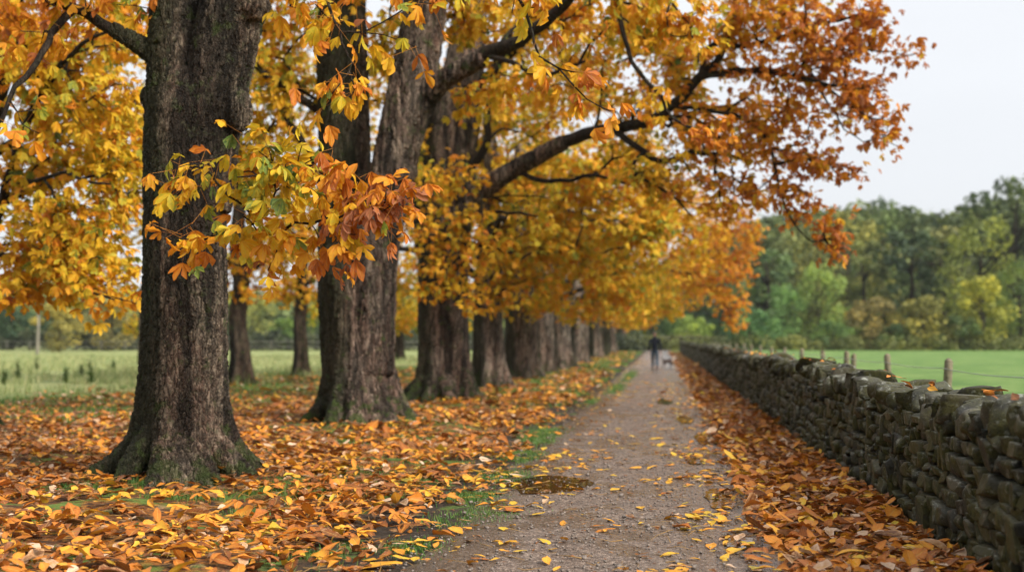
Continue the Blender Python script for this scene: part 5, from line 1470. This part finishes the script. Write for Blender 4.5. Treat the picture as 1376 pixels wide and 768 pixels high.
# fingers
for s, w in ((-1, 12), (1, 16)):
    hx, hy, hz = J[w][:3]
    palm = len(J); J.append((hx, hy+.008, hz-.055, (.018, .036))); E.append((w, palm))
    for q, (oy, ln) in enumerate(((-.030, .058), (-.010, .07), (.012, .074), (.032, .066))):
        a = len(J); J += [(hx, hy+.008+oy, hz-.09, .0095), (hx-s*.006, hy+.008+oy*1.1, hz-.09-ln*.55, .0085), (hx-s*.02, hy+.008+oy*1.1, hz-.09-ln, .007)]
        E += [(palm, a), (a, a+1), (a+1, a+2)]
    a = len(J); J += [(hx-s*.015, hy+.048, hz-.05, .011), (hx-s*.025, hy+.062, hz-.085, .009)]; E += [(palm, a), (a, a+1)]
obj('body', skin_mesh('body', J, E, 0, 1, M_SKIN), M_SKIN, person)
# nose and ears
mb = MB()
for nm_, c0, s0 in (('nose', (0, .135, 1.645), (.014, .022, .024)), ('ear', (-.078, .04, 1.65), (.01, .018, .03)), ('ear', (.078, .04, 1.65), (.01, .018, .03))):
    mb = MB(); th = np.linspace(.05, PI-.05, 6); V, F = tube(np.stack([0*th, 0*th, -np.cos(th)], 1), np.sin(th), 8); mb.add(V*np.array(s0)+np.array(c0), F)
    obj(nm_, mb.mesh(nm_), M_SKIN, person)
JJ = [(0, 0, .84, (.165, .125)), (0, 0, .98, (.16, .12)), (0, .005, 1.12, (.16, .118)), (0, .01, 1.27, (.175, .125)), (0, 0, 1.41, (.15, .105)), (0, .01, 1.47, .085), (0, .02, 1.51, .072),
      (-.185, 0, 1.38, .085), (-.25, -.06, 1.14, .068), (-.262, .05, .90, .054), (-.262, .07, .865, .052), (.185, 0, 1.38, .085), (.25, .03, 1.14, .068), (.262, 0, .89, .054), (.262, 0, .855, .052), (0, 0, .78, (.165, .125))]
EE = [(0, 1), (1, 2), (2, 3), (3, 4), (4, 5), (5, 6), (4, 7), (7, 8), (8, 9), (9, 10), (4, 11), (11, 12), (12, 13), (13, 14), (0, 15)]
obj('jacket', skin_mesh('jacket', JJ, EE, 1, 2, M_JKT), M_JKT, person)
TJ = [(0, 0, .9, (.13, .10)), (-.09, .01, .82, .102), (-.10, .12, .48, .076), (-.10, .12, .28, .07), (-.10, .10, .10, .062), (.09, 0, .82, .102), (.10, -.02, .48, .076), (.10, -.14, .28, .068), (.10, -.215, .13, .06)]
obj('trousers', skin_mesh('trousers', TJ, [(0, 1), (1, 2), (2, 3), (3, 4), (0, 5), (5, 6), (6, 7), (7, 8)], 0, 2, M_JEAN), M_JEAN, person)
for x, y, pitch in ((-.10, .09, 0), (.10, -.20, .35)):
    SJ = [(x, y-.03, .055+pitch*.12, .05), (x, y+.06, .045+pitch*.06, .052), (x, y+.16, .035, .045), (x, y+.21, .032, .032)]
    obj('shoe', skin_mesh('shoe', SJ, [(0, 1), (1, 2), (2, 3)], 0, 2, M_SHOE), M_SHOE, person)
HJ = [(0, .0, 1.66, (.078, .06)), (0, .0, 1.72, (.075, .07)), (0, .03, 1.76, (.045, .05))]
obj('hair', skin_mesh('hair', HJ, [(0, 1), (1, 2)], 0, 2, M_HAIR), M_HAIR, person)
# collar
V, F = tube(np.array([[0, .015, 1.46], [0, .02, 1.53]]), [.085, .078], 14); mb = MB(); mb.add(V, F); obj('collar', mb.mesh('collar'), M_JKT, person)

m, t, bs, out = mat('dog_coat')
tc = t.new('ShaderNodeTexCoord').outputs['Object']; sx = t.new('ShaderNodeSeparateXYZ'); t.l.new(tc, sx.inputs[0])
n_ = t.noise(tc, 30, 3)
f = t.step(t.math('ADD', sx.outputs[0], t.math('MULTIPLY', n_, .06)), .20, .24)
t.set(bs.inputs['Base Color'], t.mix(f, (.030, .014, .009, 1), (.50, .40, .33, 1))); bs.inputs['Roughness'].default_value = .85
t.set(bs.inputs['Normal'], t.bump(n_, .6, .01))
M_DOG = m
gd = G(898, 494.5)
dog = empty('dog', (gd[0], gd[1], .015), 'small dog with dark body and white head and chest trotting beside the walker', 'dog')
D = [(-.18, 0, .34, (.085, .085)), (-.02, 0, .335, (.08, .09)), (.13, 0, .35, (.105, .10)), (.21, 0, .43, .065), (.27, 0, .50, .07), (.35, 0, .475, .042), (.41, 0, .465, .028),
     (-.20, .07, .27, .06), (-.15, .075, .20, .038), (-.235, .075, .12, .022), (-.22, .075, .03, .02), (-.18, .075, .02, .022),
     (-.20, -.07, .27, .06), (-.20, -.075, .20, .038), (-.29, -.075, .13, .022), (-.30, -.075, .03, .02), (-.26, -.075, .02, .022),
     (.15, .07, .26, .045), (.17, .07, .15, .026), (.19, .07, .03, .02), (.22, .07, .02, .022),
     (.15, -.07, .26, .045), (.11, -.07, .15, .026), (.08, -.07, .03, .02), (.11, -.07, .02, .022),
     (-.27, 0, .40, .028), (-.34, 0, .48, .022), (-.36, 0, .56, .014)]
DE = [(0, 1), (1, 2), (2, 3), (3, 4), (4, 5), (5, 6), (0, 7), (7, 8), (8, 9), (9, 10), (10, 11), (0, 12), (12, 13), (13, 14), (14, 15), (15, 16), (2, 17), (17, 18), (18, 19), (19, 20), (2, 21), (21, 22), (22, 23), (23, 24), (0, 25), (25, 26), (26, 27)]
obj('body', skin_mesh('dog_body', D, DE, 1, 2, M_DOG), M_DOG, dog)
for s in (-1, 1):
    V = np.array([[.25, s*.035, .555], [.24, s*.075, .54], [.275, s*.06, .54], [.235, s*.088, .475], [.262, s*.085, .47]]); o_ = V.copy(); o_[:, 1] -= s*.008
    VV = np.vstack([V, o_]); F = np.array([[0, 1, 2], [1, 3, 2], [2, 3, 4], [5, 7, 6], [6, 7, 8], [7, 9, 8]])
    S_ = np.array([[0, 2, 7, 5], [2, 4, 9, 7], [4, 3, 8, 9], [3, 1, 6, 8], [1, 0, 5, 6]])
    obj('ear', mesh_np('dog_ear', VV, [F, S_]), M_SHOE, dog)
person.scale = (1.06,)*3; dog.scale = (1.05,)*3
dog.rotation_euler.z = math.radians(25)

# ================================================================== LIGHT, SKY, CAMERA
EL, ROT = 48.0, 0.0
sun_dir = norm(np.array([.80, -.42, .62]))
EL = math.asin(sun_dir[2]); AZ = math.atan2(sun_dir[0], sun_dir[1])
world = bpy.data.worlds.new('World'); SC.world = world; world.use_nodes = True
t = NT(world.node_tree); bg = t.n['Background']
sky = t.new('ShaderNodeTexSky'); sky.sky_type = 'NISHITA'; sky.sun_disc = False; sky.sun_elevation = EL; sky.sun_rotation = AZ
gen = t.new('ShaderNodeTexCoord').outputs['Generated']
sx = t.new('ShaderNodeSeparateXYZ'); t.l.new(gen, sx.inputs[0])
cl = t.noise(t.mapping(gen, (1, 1, 2.6)), 2.0, 4, .5)
zen = t.math('POWER', t.math('MAXIMUM', sx.outputs[2], 0.0), .9)
lvl = t.math('ADD', HOR, t.math('MULTIPLY', zen, ZEN))
lvl = t.math('MULTIPLY', lvl, t.math('ADD', .86, t.math('MULTIPLY', cl, .26)))
cc = t.new('ShaderNodeCombineColor'); t.set(cc.inputs[0], t.math('MULTIPLY', lvl, .965)); t.set(cc.inputs[1], t.math('MULTIPLY', lvl, .99)); t.set(cc.inputs[2], t.math('MULTIPLY', lvl, 1.03))
mxs = t.mix(.93, sky.outputs[0], cc.outputs[0])
t.set(bg.inputs['Color'], mxs); bg.inputs['Strength'].default_value = .1
sl = bpy.data.lights.new('sun', 'SUN'); sl.energy = SUN; sl.angle = math.radians(22); sl.color = (1, .95, .87)
so = bpy.data.objects.new('sun', sl); COL.objects.link(so)
so.rotation_euler = Vector(sun_dir).to_track_quat('Z', 'Y').to_euler()

# air between the camera and the wood
hz = MB(); x0, x1, y0, y1, z0, z1 = -1000, 1000, -150, 1700, -1.3, 60
V = np.array([[x, y, z] for z in (z0, z1) for y in (y0, y1) for x in (x0, x1)])
F = np.array([[0, 2, 3, 1], [4, 5, 7, 6], [0, 1, 5, 4], [2, 6, 7, 3], [0, 4, 6, 2], [1, 3, 7, 5]])
if HAZE > 0:
    hm = bpy.data.materials.new('haze_air'); hm.use_nodes = True
    t = NT(hm.node_tree); t.n.remove(t.n['Principled BSDF'])
    pv = t.new('ShaderNodeVolumePrincipled'); pv.inputs['Color'].default_value = (.93, .96, 1, 1); pv.inputs['Density'].default_value = HAZE
    t.l.new(pv.outputs[0], t.n['Material Output'].inputs['Volume'])
    tag(obj('haze', mesh_np('haze', V, [F], smooth=False), hm), kind='stuff')

cd = bpy.data.cameras.new('camera'); co = bpy.data.objects.new('camera', cd); COL.objects.link(co)
co.location = tuple(CAM); co.rotation_euler = (PI/2+PIT, 0, YAW)
cd.sensor_width = 36; cd.lens = FPX/1376*36; cd.clip_end = 4000; cd.clip_start = .05
cd.dof.use_dof = True; cd.dof.focus_distance = 9.2; cd.dof.aperture_fstop = FSTOP
SC.camera = co
SC.view_settings.view_transform = 'Standard'; SC.view_settings.look = 'None'; SC.view_settings.exposure = EXPO; SC.view_settings.gamma = 1
SC.cycles.max_bounces = 7; SC.cycles.diffuse_bounces = 3; SC.cycles.glossy_bounces = 2; SC.cycles.transmission_bounces = 4; SC.cycles.volume_bounces = 0
SC.cycles.use_denoising = True; SC.cycles.caustics_reflective = False; SC.cycles.caustics_refractive = False
SC.cycles.use_adaptive_sampling = True; SC.cycles.adaptive_threshold = .015
